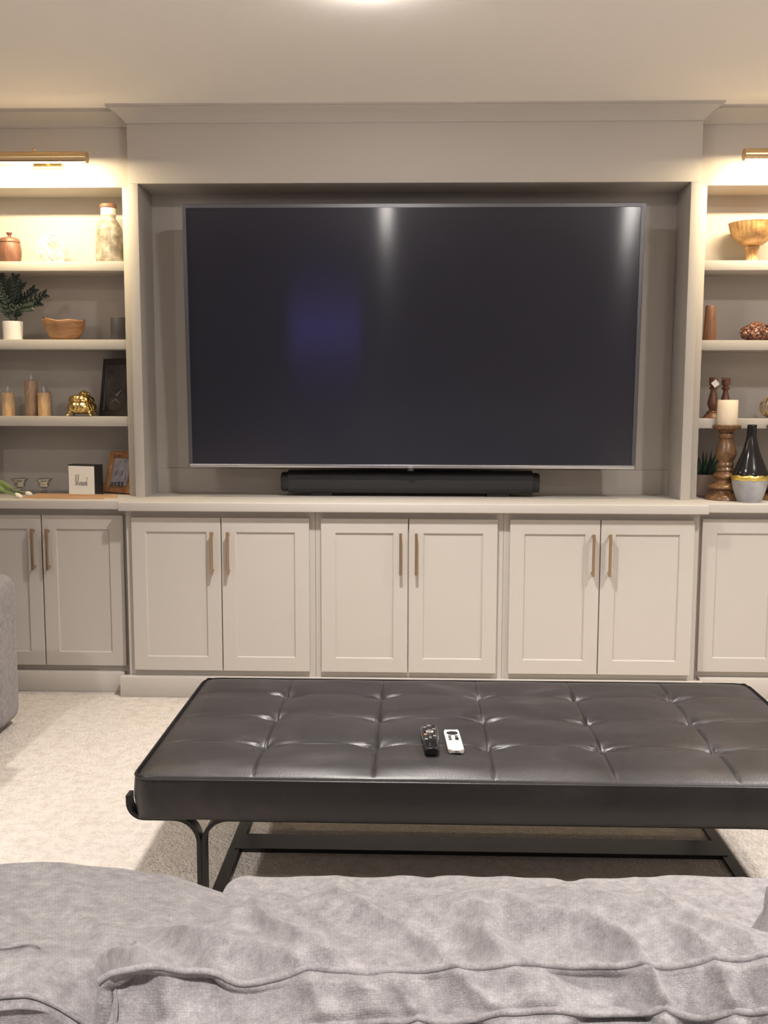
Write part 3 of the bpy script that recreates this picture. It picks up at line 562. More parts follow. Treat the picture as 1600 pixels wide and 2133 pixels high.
# ------------------------------------------------------------------ tufted leather bench
BX0, BX1, BY0, BY1, BZ = -.639, 1.0525, -2.1965, -1.345, .417
BP, BD = (BX1-BX0)/6, .2189
def bench():
    t = thing('leather_bench', 'long dark tufted leather bench on black metal legs in front of the sofa', 'bench', ((BX0+BX1)/2, (BY0+BY1)/2, 0))
    zb = .302; hx, hy, hz = (BX1-BX0)/2, (BY1-BY0)/2, (BZ-zb)/2
    cx, cy, cz = (BX0+BX1)/2, (BY0+BY1)/2, (BZ+zb)/2
    def axis(a, b, step, marks):
        s = set()
        n = int((b-a)/step)
        for i in range(n+1): s.add(round(a + (b-a)*i/n, 5))
        for m in marks:
            for d in (-.010, -.005, -.0022, 0, .0022, .005, .010): s.add(round(m+d, 5))
        for d in (0, .004, .009, .015, .022): s.add(round(a+d, 5)); s.add(round(b-d, 5))
        out = []
        for v in sorted(s):
            if not out or v - out[-1] > .0015: out.append(v)
        return out
    cols = [BX0 + BP*k for k in range(1, 6)]; rws = [BY0 + BD*k for k in range(1, 4)]
    xs = axis(BX0, BX1, .016, cols); ys = axis(BY0, BY1, .014, rws)
    zs = [zb, zb+.004, zb+.012, cz-.01, cz+.01, BZ-.022, BZ-.015, BZ-.009, BZ-.004, BZ]
    bm = bmesh.new(); G = {}
    nx, ny, nz = len(xs)-1, len(ys)-1, len(zs)-1
    H = Vector((hx, hy, hz))
    def V(i, j, k):
        if (i, j, k) not in G:
            p = round_pt((xs[i]-cx, ys[j]-cy, zs[k]-cz), H, .016, .045) + Vector((cx, cy, cz))
            if k == nz: p.z += dimple(xs[i], ys[j])
            elif 2 < k < nz:
                f = (zs[k]-zb)/(BZ-zb); b = .006*math.sin(math.pi*f)
                n = Vector((p.x-cx, p.y-cy, 0)); q = Vector((n.x/hx, n.y/hy, 0))
                if abs(q.x) > abs(q.y): p.x += math.copysign(b, q.x)
                else: p.y += math.copysign(b, q.y)
            G[(i, j, k)] = bm.verts.new(p)
        return G[(i, j, k)]
    def dimple(x, y):
        ed = min(x-BX0, BX1-x, y-BY0, BY1-y); fe = min(1.0, max(0.0, (ed-.004)/.05)); fe = fe*fe*(3-2*fe)
        u = (x-BX0)/BP; v = (y-BY0)/BD; fu = u-math.floor(u)
        z = .0042*(abs(math.sin(math.pi*u))**.45)*(abs(math.sin(math.pi*min(v, 4)))**.4 if v < 4 else 0)
        z += .0025*noise.noise(Vector((x*5, y*5, 1))) + .0015*noise.noise(Vector((x*14, y*14, 3)))
        ku = round(u); kv = round(v)
        if 1 <= ku <= 5:                                            # straight column seams
            d = abs(x-(BX0+BP*ku)); z -= .0035*math.exp(-(d/.0035)**2)
        sag = .014*math.sin(math.pi*fu)                             # row seams bow between buttons
        for r in rws:
            d = (y-r) - sag*.8
            near = .35+.65*abs(math.cos(math.pi*fu))**2; z -= near*(.0026*math.exp(-(d/.0035)**2) - .0016*math.exp(-((d-.008)/.005)**2))
        for c in cols:
            for r in rws:
                dx, dy = x-c, y-r; d = math.hypot(dx, dy)
                if d < .14:
                    z -= .021*math.exp(-(d/.020)**1.0)
                    a = math.atan2(dy, dx)
                    z += (.0026*math.sin(5*a + c*9 + r*5) + .0014*math.sin(9*a+c*31))*math.exp(-((d-.03)/.022)**2)
        g = min(1.0, max(0.0, ed/.075)); return z*fe - .012*(1-g)**2
    for i in range(nx):
        for j in range(ny):
            for k in (0, nz): bm.faces.new((V(i, j, k), V(i+1, j, k), V(i+1, j+1, k), V(i, j+1, k)))
    for i in range(nx):
        for k in range(nz):
            for j in (0, ny): bm.faces.new((V(i, j, k), V(i+1, j, k), V(i+1, j, k+1), V(i, j, k+1)))
    for j in range(ny):
        for k in range(nz):
            for i in (0, nx): bm.faces.new((V(i, j, k), V(i, j+1, k), V(i, j+1, k+1), V(i, j, k+1)))
    cu = obj('cushion', bm, 'leather', t, sharp=1.2)
    pts = []
    for k in range(4):                                              # welted seam round the top edge
        sx, sy = ((1, 1), (-1, 1), (-1, -1), (1, -1))[k]
        for q in range(7):
            a = k*math.pi/2 + q*math.pi/12
            pts.append((cx+sx*(hx-.045)+.0475*math.cos(a), cy+sy*(hy-.045)+.0475*math.sin(a), BZ-.013))
    obj('welt', tube(pts, .0020, closed=True, n=8), 'leather', cu)
    for c in cols:
        for r in rws:
            b = bmesh.new(); bmesh.ops.create_uvsphere(b, u_segments=10, v_segments=6, radius=.007)
            for v in b.verts: v.co = Vector((c, r, BZ+dimple(c, r)+.0005)) + Vector((v.co.x, v.co.y, v.co.z*.35))
            obj('tuft_button', b, 'leather', cu)
    # straps: a thin flat bar bent in the xz plane
    def strap(path, y, w=.034, th=.010):
        return sweep([(x, y, z) for x, z in path], [(-w/2, -th/2), (w/2, -th/2), (w/2, th/2), (-w/2, th/2)], ref=Vector((0, 1, 0)))
    def strap2(path, y, w=.034, th=.010):                           # section: width along y
        bm = bmesh.new(); P = [Vector((x, 0, z)) for x, z in path]; R = []
        for i, p in enumerate(P):
            a = P[max(i-1, 0)]; b = P[min(i+1, len(P)-1)]; d = (b-a).normalized(); n = Vector((-d.z, 0, d.x))*(th/2)
            R.append([bm.verts.new((p.x+n.x*s, y+q*w/2, p.z+n.z*s)) for s, q in ((1, -1), (1, 1), (-1, 1), (-1, -1))])
        for A, B in zip(R, R[1:]):
            for k in range(4): bm.faces.new((A[k], A[(k+1) % 4], B[(k+1) % 4], B[k]))
        bm.faces.new(R[0]); bm.faces.new(R[-1]); return bm
    def arc(x, z, r, a0, a1, n=8): return [(x+r*math.cos(math.radians(a0+(a1-a0)*i/n)), z+r*math.sin(math.radians(a0+(a1-a0)*i/n))) for i in range(n+1)]
    xl = -.490; top = .297
    outer = [(-.657, .352)] + arc(-.620, .334, .037, 180, 270) + arc(xl-.060, top-.060, .060, 90, 0) + [(xl, .006)]
    inner = [(xl+.011, .006)] + arc(xl+.071, top-.060, .060, 180, 90)
    mir = lambda pth: [(2*cx-x, z) for x, z in pth]
    for y in (BY0+.045, BY1-.045):
        for f in (lambda p: p, mir):
            bm = strap2(f(outer), y); obj('leg', bm, 'black_metal', t, sharp=.7)
        full = inner + list(reversed(mir(inner)))
        obj('rail', strap2(full, y), 'black_metal', t, sharp=.7)
    for s in (0, 1):
        x = xl-.0005 if not s else 2*cx-(xl-.0005)
        obj('floor_runner', box(x-.016, x+.016, BY0+.045, BY1-.045, 0, .010, .001, 1), 'black_metal', t)
    obj('stretcher', box(xl, 2*cx-xl, -1.700, -1.600, 0, .012, .001, 1), 'black_metal', t)
bench()

# ------------------------------------------------------------------ remote controls
def remote_black():
    t = thing('remote_control', 'glossy black remote control lying on the leather bench', 'remote control', (.060, -1.975, BZ+.0050), rot=(0, 0, math.radians(2)))
    prof = [(-.092, .014), (-.085, .018), (-.04, .0195), (.02, .021), (.06, .0225), (.082, .020), (.093, .012)]
    bm = bmesh.new(); R = []
    for k, (y, w) in enumerate(prof):
        h = .022 - .004*(k in (0, len(prof)-1)) - .002*math.cos(k)
        ring = []
        for i in range(16):
            a = 2*math.pi*i/16; c, s = math.cos(a), math.sin(a)
            ring.append(bm.verts.new((w*math.copysign(abs(c)**.7, c), y, max(0, .011+h/2*math.copysign(abs(s)**.8, s)))))
        R.append(ring)
    for A, B in zip(R, R[1:]):
        for i in range(16): bm.faces.new((A[i], A[(i+1) % 16], B[(i+1) % 16], B[i]))
    bm.faces.new(R[0]); bm.faces.new(R[-1])
    body = obj('body', bm, 'remote_black', t, True, 1.0)
    obj('rim', tube([(x*.98, y, .0185) for x, y in [(.0195, -.03), (.021, .02), (.0215, .055), (.017, .083), (0, .091), (-.017, .083), (-.0215, .055), (-.021, .02), (-.0195, -.03)]], .0011, n=6), 'silver', t, True)
    obj('scroll_wheel', lathe([(.0, 0), (.009, 0), (.0105, .002), (.0105, .004), (.008, .006), (0, .006)], 0, .022, .0205, 20), 'button_lit', t, True)
    for j, y in enumerate((.075, .063, .048, .036, .006, -.006, -.018, -.030)):
        for x in (-.011, 0, .011):
            if abs(y-.022) < .012 and x == 0: continue
            m = 'button_red' if (j == 4 and x < 0) else ('button_lit' if (j + int(x*100)) % 3 == 0 else 'button')
            obj('button', box(x-.0042, x+.0042, y-.0036, y+.0036, .0195, .0232, .0012), m, t, True)
def remote_white():
    t = thing('remote_control', 'slim white remote control with dark round touch pad on the bench', 'remote control', (.1195, -1.972, BZ+.0052), rot=(0, 0, math.radians(3)))
    bm = rounded((.0200, .078, .0055), .0042, (16, 24, 6), .012)
    bmesh.ops.translate(bm, vec=(0, 0, .0056), verts=bm.verts); obj('body', bm, 'remote_white', t, True, 1.0)
    obj('touch_pad', lathe([(0, 0), (.0145, 0), (.0148, .0006), (.009, .0008), (.0085, .0004), (0, .0004)], 0, .046, .0109, 32), 'button', t, True)
    for y in (.022, .009, -.004):
        obj('button', lathe([(0, 0), (.0047, 0), (.0047, .0008), (0, .0010)], -.0085, y, .0109, 18), 'button', t, True)
    obj('button', lathe([(0, 0), (.0047, 0), (.0047, .0008), (0, .0010)], .0085, .022, .0109, 18), 'button', t, True)
    bm = rounded((.0047, .0112, .0008), .0007, (8, 12, 2), .0045); bmesh.ops.translate(bm, vec=(.0085, .0025, .0112), verts=bm.verts)
    obj('volume_button', bm, 'button', t, True, 1.0)
    obj('charging_port', box(-.0055, .0055, -.0782, -.0765, .0042, .0070, .0007), 'tv_bezel', t, True)
remote_black(); remote_white()

# ------------------------------------------------------------------ sofa (seen from behind)
def fold(x, y, seed=0.0, amp=.007, f=1.0):
    """Diagonal cloth folds running forward and to the right, plus small creases."""
    d = Vector((.53, -.85)); a = x*d.x + y*d.y; b = -x*d.y + y*d.x
    w = noise.noise(Vector((x*6, y*6, seed+5)))*.022
    h = noise.noise(Vector(((b+w)*f*17, a*f*4.2, seed)))
    h = 1.3*(1-abs(h))**3 - .75
    return amp*h + amp*.15*noise.noise(Vector(((b+w)*f*46, a*f*13, seed+2))) + amp*.7*noise.noise(Vector((x*7, y*7, seed+9)))
def displace(P, fn):
    out = []
    nv, nu = len(P), len(P[0])
    for j in range(nv):
        r = []
        for i in range(nu):
            p = P[j][i]; du = P[j][min(i+1, nu-1)] - P[j][max(i-1, 0)]; dv = P[min(j+1, nv-1)][i] - P[max(j-1, 0)][i]
            n = du.cross(dv)
            if n.length > 1e-12: n.normalize()
            if n.z < -.05: n = -n
            r.append(p + n*fn(p, i/(nu-1), j/(nv-1)))
        out.append(r)
    return out
def side_drop(rows, left=.035, right=.035):
    out = []
    for r in rows:
        a, b = Vector(r[0]), Vector(r[-1])
        L2 = [tuple(a+Vector((-left*.35, 0, -.30))), tuple(a+Vector((-left*.45, 0, -.10))), tuple(a+Vector((-left*.3, 0, -.022)))]
        R2 = [tuple(b+Vector((right*.3, 0, -.022))), tuple(b+Vector((right*.45, 0, -.10))), tuple(b+Vector((right*.35, 0, -.30)))]
        out.append(L2 + [tuple(v) for v in r] + R2)
    return out
def sofa():
    t = thing('sofa', 'light grey chenille sofa with loose cushions, seen from behind at the bottom', 'sofa', (.2, -3.2, 0))
    bm = box(-.98, 1.52, -3.60, -2.86, .05, .32, .03, 4); bx(bm, -.98, 1.52, -3.62, -3.40, .05, .56, .04, 4)
    fr = obj('frame', bm, 'fabric', t)
    for x in (-.9, 1.44):
        for y in (-3.54, -2.95): obj('leg', lathe([(.018, 0), (.024, .06)], x, y, 0, 16), 'black_metal', t)
    # right-hand (near) back cushion
    rows = side_drop(NEAR_ROWS)
    P = catmull_grid(rows, 300, 170)
    def dn(p, u, v):
        k = min(1.0, max(0.0, (p.z-.62)/.08)); e = 1.0
        q = min(abs(v-6/11), abs(v-8/11))/.035; q = .3+.7*min(1.0, q*q)
        c = 1.0 if v > .40 else .35 + .65*max(0.0, (v-.28)/.12)
        return fold(p.x, p.y, 0.0, .0240)*k*q*c
    bc = obj('back_cushion', grid_mesh(displace(P, dn)), 'fabric_rib', t, sharp=2.5)
    def pipe(row, lo, hi, r=.0030, off=.004):
        ps = smooth_path([tuple(v) for v in NEAR_ROWS[row][lo:hi]], 10); out = []
        for p in ps:
            k = min(1.0, max(0.0, (p.z-.62)/.08)); out.append(p + Vector((0, -.25, .97))*(fold(p.x, p.y, 0.0, .0240)*k*.3 + off - .003))
        return tube(out, r, n=10)
    obj('piping', pipe(6, 0, 23), 'piping', bc, sharp=2); obj('piping', pipe(8, 0, 23), 'piping', bc, sharp=2)
    e = [Vector(r[0]) for r in NEAR_ROWS[3:9]]
    # further back cushion to the right
    h = Vector((.53, .125, .165)); c = Vector((.905, -3.485, .605))
    bm = rounded(h, .075, (120, 40, 40), .08)
    for v in bm.verts:
        k = max(0.0, min(1.0, (v.co.z+.02)/.12)); v.co.z += k*(fold(v.co.x+c.x, v.co.y+c.y, 3.0, .016) + .012*(1-(v.co.x/h.x)**2)); v.co += c
    obj('back_cushion', bm, 'fabric', t, sharp=2.5)
    # left-hand back cushion
    rows = side_drop(LEFT_ROWS)
    P = catmull_grid(rows, 200, 150)
    def dl(p, u, v):
        k = min(1.0, max(0.0, (p.z-.55)/.08))
        c = 1.0 if v > .42 else .2 + .8*max(0.0, (v-.30)/.12)
        return fold(p.x, p.y, 31.0, .0055, .7)*k*c
    lc = obj('back_cushion', grid_mesh(displace(P, dl)), 'fabric_rib', t, sharp=2.5)
    def pipe2(pts, r=.0028, up=.003):
        out = []
        for p in smooth_path(pts, 10): out.append(p + Vector((0, -.2, .98))*(fold(p.x, p.y, 31.0, .0055, .7) + up))
        return tube(out, r, n=10)
    obj('piping', pipe2([tuple(v) for v in LEFT_ROWS[7][0:11]]), 'piping', lc, sharp=2)
    # sewn patch at the cushion's rear corner
    obj('zip_flap', pipe2([(-.47, -3.527, .737), (-.399, -3.525, .738), (-.362, -3.525, .742), (-.353, -3.532, .738), (-.347, -3.555, .735), (-.336, -3.58, .729)], .0014, .0016), 'piping', lc, sharp=2)
    # seat cushions in front of the back cushions
    for x0, x1, y0, y1, yaw in ((-.318, .98, -3.40, -2.735, 1.6), (1.0, 1.48, -3.40, -2.73, 1.6), (-.95, -.34, -3.40, -3.10, 0)):
        h = Vector(((x1-x0)/2, (y1-y0)/2, .075)); c = Vector(((x0+x1)/2, (y0+y1)/2, .385))
        bm = rounded(h, .055, (110, 60, 14), .09)
        for v in bm.verts:
            f = max(0, 1-(v.co.x/h.x)**4)*max(0, 1-(v.co.y/h.y)**4); top = .5+.5*max(-1, min(1, v.co.z/h.z))
            v.co.z += .010*f*(1 if v.co.z > 0 else 0) + fold(v.co.x+c.x, v.co.y+c.y, 12, .006, .6)*top*(.4+.6*f)
            if v.co.y > 0:                                          # small puckers along the front seam
                v.co.z += .004*top*noise.noise(Vector((v.co.x*9, 0, 4))) - .010*top*math.exp(-((v.co.x+c.x-.30)/.018)**2) - .006*top*math.exp(-((v.co.x+c.x-.055)/.02)**2)
        bmesh.ops.rotate(bm, cent=(0, 0, 0), matrix=Matrix.Rotation(math.radians(yaw), 3, 'Z'), verts=bm.verts)
        bmesh.ops.translate(bm, vec=c, verts=bm.verts); obj('seat_cushion', bm, 'fabric', t, sharp=2.5)
sofa()

# ------------------------------------------------------------------ armchair at the left edge
def armchair():
    t = thing('armchair', 'grey velour armchair with rounded arm at the left edge', 'armchair', (-2.05, -1.05, 0))
    def rb(name, x0, x1, y0, y1, z0, z1, r, m='fabric_dark'):
        bm = rounded(((x1-x0)/2, (y1-y0)/2, (z1-z0)/2), r, (24, 24, 24))
        for v in bm.verts: v.co += Vector((0, 0, .004*noise.noise(v.co*7)))
        bmesh.ops.translate(bm, vec=((x0+x1)/2, (y0+y1)/2, (z0+z1)/2), verts=bm.verts); return obj(name, bm, m, t, sharp=2)
    rb('arm', -2.40, -1.535, -.80, -.545, .012, .605, .06); rb('arm', -2.40, -1.535, -1.66, -1.405, .012, .605, .06)
    rb('base', -2.38, -1.56, -1.42, -.78, .04, .30, .03); rb('seat_cushion', -2.22, -1.545, -1.402, -.802, .28, .46, .05)
    rb('backrest', -2.50, -2.22, -1.66, -.545, .012, .85, .07)
armchair()

# ------------------------------------------------------------------ ornaments: left bookcase
S1, S2, S3 = 1.873, 1.535, 1.197
def one(name, bm, m, label, cat, group=None, sharp=.6):
    return tag(obj(name, bm, m, sharp=sharp), label, cat, group)
def lidded_jar(x, y, z):
    t = thing('lidded_jar', 'small brown wooden lidded jar on the top left shelf', 'jar', (x, y, z))
    obj('body', lathe(smooth_prof([(0, 0), (.040, 0), (.0435, .006), (.050, .04), (.0495, .07), (.045, .092), (.042, .095), (0, .095)]), x, y, z, 32), 'wood_red', t)
    obj('lid', lathe(smooth_prof([(0, .095), (.043, .095), (.0455, .100), (.040, .112), (.020, .118), (.0085, .121), (.0075, .127), (.013, .136), (.011, .140), (0, .141)]), x, y, z, 32), 'wood_red', t)
lidded_jar(-1.80, .17, S1)
def vine_orb(x, y, z):
    r = .062; bm = bmesh.new(); rnd = random.Random(3)
    for k in range(15):
        n = Vector((rnd.uniform(-1, 1), rnd.uniform(-1, 1), rnd.uniform(-1, 1))).normalized(); u = n.orthogonal().normalized(); v = n.cross(u)
        pts = [Vector((x, y, z+r+.0045)) + (u*math.cos(a) + v*math.sin(a))*(r+.003*math.sin(3*a+k)) for a in [2*math.pi*i/40 for i in range(40)]]
        tube(pts, .0034, bm, True, 6)
    one('decorative_orb', bm, 'orb_white', 'white openwork vine ball between brown jar and glass bottle', 'ornament', sharp=2)
vine_orb(-1.607, .17, S1)
def glass_bottle(x, y, z):
    t = thing('glass_bottle', 'tall mottled glass bottle with brown lid on the top left shelf', 'bottle', (x, y, z))
    bd = obj('body', lathe(smooth_prof([(0, 0), (.054, 0), (.059, .006), (.060, .04), (.0605, .13), (.056, .158), (.043, .180), (.033, .196), (.030, .212), (0, .212)]), x, y, z, 40), 'mercury', t)
    obj('neck', lathe([(0, .212), (.0305, .212), (.0325, .216), (.0325, .238), (.031, .243), (0, .243)], x, y, z, 40), 'white_ceramic', t)
    obj('neck_string', lathe([(.031, .206), (.0335, .208), (.0335, .212), (.031, .214)], x, y, z, 32), 'twine', t)
    obj('lid', lathe([(0, .243), (.0365, .243), (.0375, .246), (.0365, .256), (.034, .259), (0, .259)], x, y, z, 40), 'wood_walnut', t)
glass_bottle(-1.348, .16, S1)

def leaf_mesh(base, tip, w, bend=(0, 0, 0), th=.0012, n=6):
    b, e = Vector(base), Vector(tip); mid = (b+e)/2 + Vector(bend); P = [b.lerp(mid, i/n).lerp(mid.lerp(e, i/n), i/n) for i in range(n+1)]
    bm = bmesh.new(); R = []
    for i, p in enumerate(P):
        f = i/n; ww = w*max(.04, math.sin(math.pi*min(1, .12+.88*f))**.8) if f < 1 else w*.03
        d = (P[min(i+1, n)] - P[max(i-1, 0)]).normalized(); s = d.cross(Vector((0, -1, .3))).normalized(); u = s.cross(d).normalized()
        R.append([bm.verts.new(p - s*ww/2), bm.verts.new(p + u*(ww*.15+th)), bm.verts.new(p + s*ww/2), bm.verts.new(p - u*th)])
    for A, B in zip(R, R[1:]):
        for k in range(4): bm.faces.new((A[k], A[(k+1) % 4], B[(k+1) % 4], B[k]))
    bm.faces.new(R[0]); bm.faces.new(R[-1]); return bm
def fern_pot(x, y, z):
    t = thing('potted_plant', 'dark green plant in a small white pot on the left shelf', 'plant', (x, y, z))
    obj('pot', lathe([(0, 0), (.038, 0), (.041, .003), (.0435, .078), (.0435, .083), (.040, .083), (.0395, .072), (0, .072)], x, y, z, 36), 'white_ceramic', t)
    obj('soil', lathe([(0, .070), (.0393, .070), (.0393, .0735), (0, .075)], x, y, z, 24), 'soil', t)
    rnd = random.Random(11)
    tips = [(.150, .200), (.120, .165), (.085, .225), (.05, .245), (.02, .275), (-.02, .255), (-.06, .235), (-.10, .21), (-.05, .285), (.035, .19), (.10, .14), (-.085, .15)]
    for k, (dx, dz) in enumerate(tips):
        b = Vector((x+dx*.08, y, z+.073)); e = Vector((x+dx, y+rnd.uniform(-.055, .05), z+dz))
        mid = b.lerp(e, .5) + Vector((-dx*.18, 0, .02)); P = smooth_path([b, mid, e], 6)
        st = obj('stem', tube(P, .0013, n=5), 'leaf_dark_shaded', t)
        bm = bmesh.new()
        for i in range(3, len(P)):
            for s in (-1, 1):
                p = P[i]; d = (P[i]-P[i-1]).normalized(); sd = d.cross(Vector((0, -1, .2))).normalized()*s
                l = leaf_mesh(p, p + sd*.020 + d*.020, .011, (0, 0, .003), .0006, 3)
                me = bpy.data.meshes.new('tmp'); l.to_mesh(me); l.free(); bm.from_mesh(me); bpy.data.meshes.remove(me)
        obj('frond', bm, 'leaf_dark_shaded', st, sharp=2)
fern_pot(-1.784, .13, S2)
def live_edge_bowl(x, y, z):
    prof = smooth_prof([(0, 0), (.048, 0), (.058, .004), (.077, .035), (.088, .068), (.091, .088), (.086, .088), (.078, .058), (.05, .018), (0, .012)])
    bm = lathe(prof, x, y, z, 56)
    for v in bm.verts:
        f = max(0, (v.co.z-z-.05)/.038); a = math.atan2(v.co.y-y, v.co.x-x)
        v.co.z += f*(.003*math.sin(2*a+.6) + .003*math.sin(5*a) + .012*math.exp(-((abs(a)-math.pi)/.25)**2))
        v.co.x -= f*.012*math.exp(-((abs(a)-math.pi)/.3)**2)
    one('wooden_bowl', bm, 'wood_olive', 'live-edge wooden bowl between white pot and charcoal cup', 'bowl', sharp=1.0)
live_edge_bowl(-1.562, .165, S2)
one('charcoal_cup', lathe([(0, 0), (.035, 0), (.0365, .004), (.0375, .100), (.0365, .102), (.034, .100), (.033, .010), (0, .008)], -1.314, .16, S2, 36), 'grey_cup', 'charcoal grey cup beside the wooden bowl on the left shelf', 'cup')

def flame_candle(x, y, z, h, r, m, label):
    t = thing('pillar_candle', label, 'candle', (x, y, z), 'flameless pillar candles')
    def wob(a, zz): return 1 + .035*math.sin(3*a+zz*30) + .02*math.sin(7*a)
    obj('wax', lathe([(0, 0), (r*.98, 0), (r, .004), (r*1.0, h*.5), (r*.97, h-.005), (r*.92, h), (r*.6, h-.004), (0, h-.006)], x, y, z, 32, fn=wob), m, t, sharp=1.0)
    obj('flame_tip', lathe(smooth_prof([(.004, h-.007), (.0075, h+.006), (.007, h+.013), (.003, h+.024), (0, h+.034)], 3), x, y, z, 16), 'flame', t)
flame_candle(-1.826, .15, S3, .105, .028, 'wood_bark', 'short tan bark-look candle nearest the left picture edge')
flame_candle(-1.727, .175, S3, .158, .030, 'wood_bark2', 'tall brown bark-look candle, tallest of the three on the left shelf')
flame_candle(-1.660, .145, S3, .105, .028, 'wood_bark', 'short tan bark-look candle right of the tall brown one')
def gold_box(x, y, z):
    t = thing('trinket_box', 'ornate polished gold footed trinket box on the left shelf', 'trinket box', (x, y, z))
    def lobe(a, zz): return 1 + .045*math.cos(6*a)
    obj('bowl', lathe(smooth_prof([(0, .010), (.030, .010), (.052, .020), (.063, .040), (.061, .054), (.052, .063), (.051, .066), (0, .066)]), x, y, z, 48, fn=lobe), 'gold', t, sharp=1.2)
    obj('lid', lathe(smooth_prof([(0, .066), (.052, .066), (.056, .072), (.052, .084), (.038, .093), (.018, .097), (0, .098)]), x, y, z, 48, fn=lobe), 'gold', t, sharp=1.2)
    bm = bmesh.new()
    for k in range(7):
        a = 2*math.pi*k/7; b = bmesh.ops.create_uvsphere(bm, u_segments=10, v_segments=8, radius=.0095)
        for v in b['verts']: v.co = Vector((v.co.x*1.2, v.co.y*1.2, v.co.z*.8)) + Vector((x+.014+.013*math.cos(a), y+.013*math.sin(a), z+.100+.004*(k % 2)))
    b = bmesh.ops.create_uvsphere(bm, u_segments=10, v_segments=8, radius=.011)
    for v in b['verts']: v.co += Vector((x+.014, y, z+.106))
    obj('flower_knob', bm, 'gold', t, sharp=2)
    for sx, sy in ((-1, -1), (1, -1), (-1, 1), (1, 1)):
        p = [(x+sx*.040, y+sy*.030, z+.026), (x+sx*.046, y+sy*.036, z+.014), (x+sx*.049, y+sy*.039, z+.007), (x+sx*.056, y+sy*.044, z+.0035)]
        P = smooth_path(p, 4); obj('foot', tube(P, .0062, n=8, scale=[1.4-.9*i/(len(P)-1) for i in range(len(P))]), 'gold', t, sharp=2)
gold_box(-1.487, .14, S3)
def picture_frame(name, x, y, z, w, h, fw, yaw, lean, fm, pm, label, deep=.018):
    t = thing(name, label, 'picture frame', (x, y, z), rot=(-lean, 0, yaw))
    obj('frame', frame_mesh(-w/2, w/2, 0, h, 0, deep, fw, .003, .003), fm, t, True, .5)
    obj('backing', box(-w/2+.003, w/2-.003, deep-.006, deep, .003, h-.003, 0), 'black_frame', t, True)
    return t
f = picture_frame('framed_print', -1.345, .140, S3+.001, .170, .262, .024, -.42, .16, 'black_frame', 'art', 'black framed dark picture leaning on the left shelf')
obj('print', box(-.063, .063, .006, .0075, .022, .240, 0), 'art', f, True)
bm = bmesh.new()
for pts in ([(-.035, .122), (-.002, .098), (.034, .124), (.008, .088)], [(-.032, .058), (.0, .082), (.036, .056), (.0, .074)]):
    vs = [bm.verts.new((a, .0052, b)) for a, b in pts] + [bm.verts.new((a, .0062, b)) for a, b in pts]
    bm.faces.new(vs[:4]); bm.faces.new(vs[4:][::-1])
    for i in range(4): bm.faces.new((vs[i], vs[(i+1) % 4], vs[4+(i+1) % 4], vs[4+i]))
obj('print_mark', bm, 'art_mark', f, True)
f = picture_frame('framed_photo', -1.342, .140, ZT+.006, .160, .196, .022, -.45, .30, 'copper_wood', 'photo', 'copper-brown framed family photo leaning beside the white sign')
obj('mat_board', frame_mesh(-.060, .060, .020, .176, .0035, .006, .010), 'copper_wood', f, True)
obj('photo', box(-.059, .059, .006, .0075, .021, .175, 0), 'photo', f, True)
bm = bmesh.new()
for px_, pz, w_, h_ in ((-.036, .040, .010, .018), (-.018, .038, .013, .024), (.004, .040, .013, .022), (.024, .040, .011, .025), (-.024, .093, .0035, .022), (.010, .093, .0035, .022), (.016, .150, .005, .006), (.034, .075, .003, .03)):
    bx(bm, px_-w_/2, px_+w_/2, .0049, .0061, pz-h_/2, pz+h_/2, min(w_, h_)*.3, 2)
obj('photo_figures', bm, 'photo_dark', f, True)

def tea_holder(x, y, z, label):
    t = thing('candle_holder', label, 'candle holder', (x, y, z), 'small silvered glass candle holders')
    obj('base', lathe(smooth_prof([(0, 0), (.033, 0), (.034, .004), (.020, .009), (.008, .018), (.010, .024), (.008, .029), (0, .030)], 3), x, y, z, 28), 'glass', t)
    obj('cup', lathe(smooth_prof([(0, .029), (.016, .031), (.024, .040), (.026, .055), (.039, .068), (.0395, .071), (.034, .069), (.023, .056), (.020, .042), (0, .036)], 3), x, y, z, 32), 'silver', t)
tea_holder(-1.766, .10, ZT, 'silvered glass candle holder behind the green stems')
tea_holder(-1.657, .10, ZT, 'silvered glass candle holder left of the white sign')

def sign(x, y, z):
    t = thing('sign_block', 'white block sign with handwritten word and black sides on the left worktop', 'sign', (x, y, z), rot=(0, 0, -.30))
    w, h, d = .140, .138, .062
    obj('block', box(-w/2, w/2, 0, d, 0, h, .001), 'black_frame', t, True)
    fc = obj('face', box(-w/2+.003, w/2-.003, -.0015, .0005, .003, h-.006, .0003, 1), 'white_matte', t, True)
    # the word "blessed" as one joined pen line
    SX, SZ = .0136, .0165
    pts = []; x0 = -.0335
    def add(l, adv):
        nonlocal x0
        pts.extend([(x0 + a*SX, .046 + b*SZ) for a, b in l]); x0 += adv*SX
    loop = [(0, 0), (.35, .7), (.62, 2.3), (.45, 2.9), (.28, 2.3), (.32, .5)]
    add(loop + [(.55, .05), (.85, .25), (.85, .7), (.6, .75)], .85)         # b
    add([(0, .6), (.35, 1.1), (.62, 2.5), (.48, 3.0), (.30, 2.4), (.34, .4), (.55, 0)], .70)      # l
    e_ = [(0, .25), (.42, .45), (.50, .85), (.28, .95), (.15, .5), (.30, .05), (.62, .15)]
    s_ = [(0, .2), (.28, .95), (.42, .55), (.36, .05), (.12, .02), (.55, .12)]
    add(e_, .62); add(s_, .55); add(s_, .55); add(e_, .62)
    add([(0, .3), (.42, .85), (.12, .75), (.10, .15), (.38, .1), (.62, .9), (.78, 2.4), (.68, 1.4), (.70, .2), (.95, -.05)], 1.0)   # d
    P = smooth_path([(a, -.0017, b) for a, b in pts], 5)
    obj('lettering', tube(P, .0008, n=6), 'ink', fc, True)
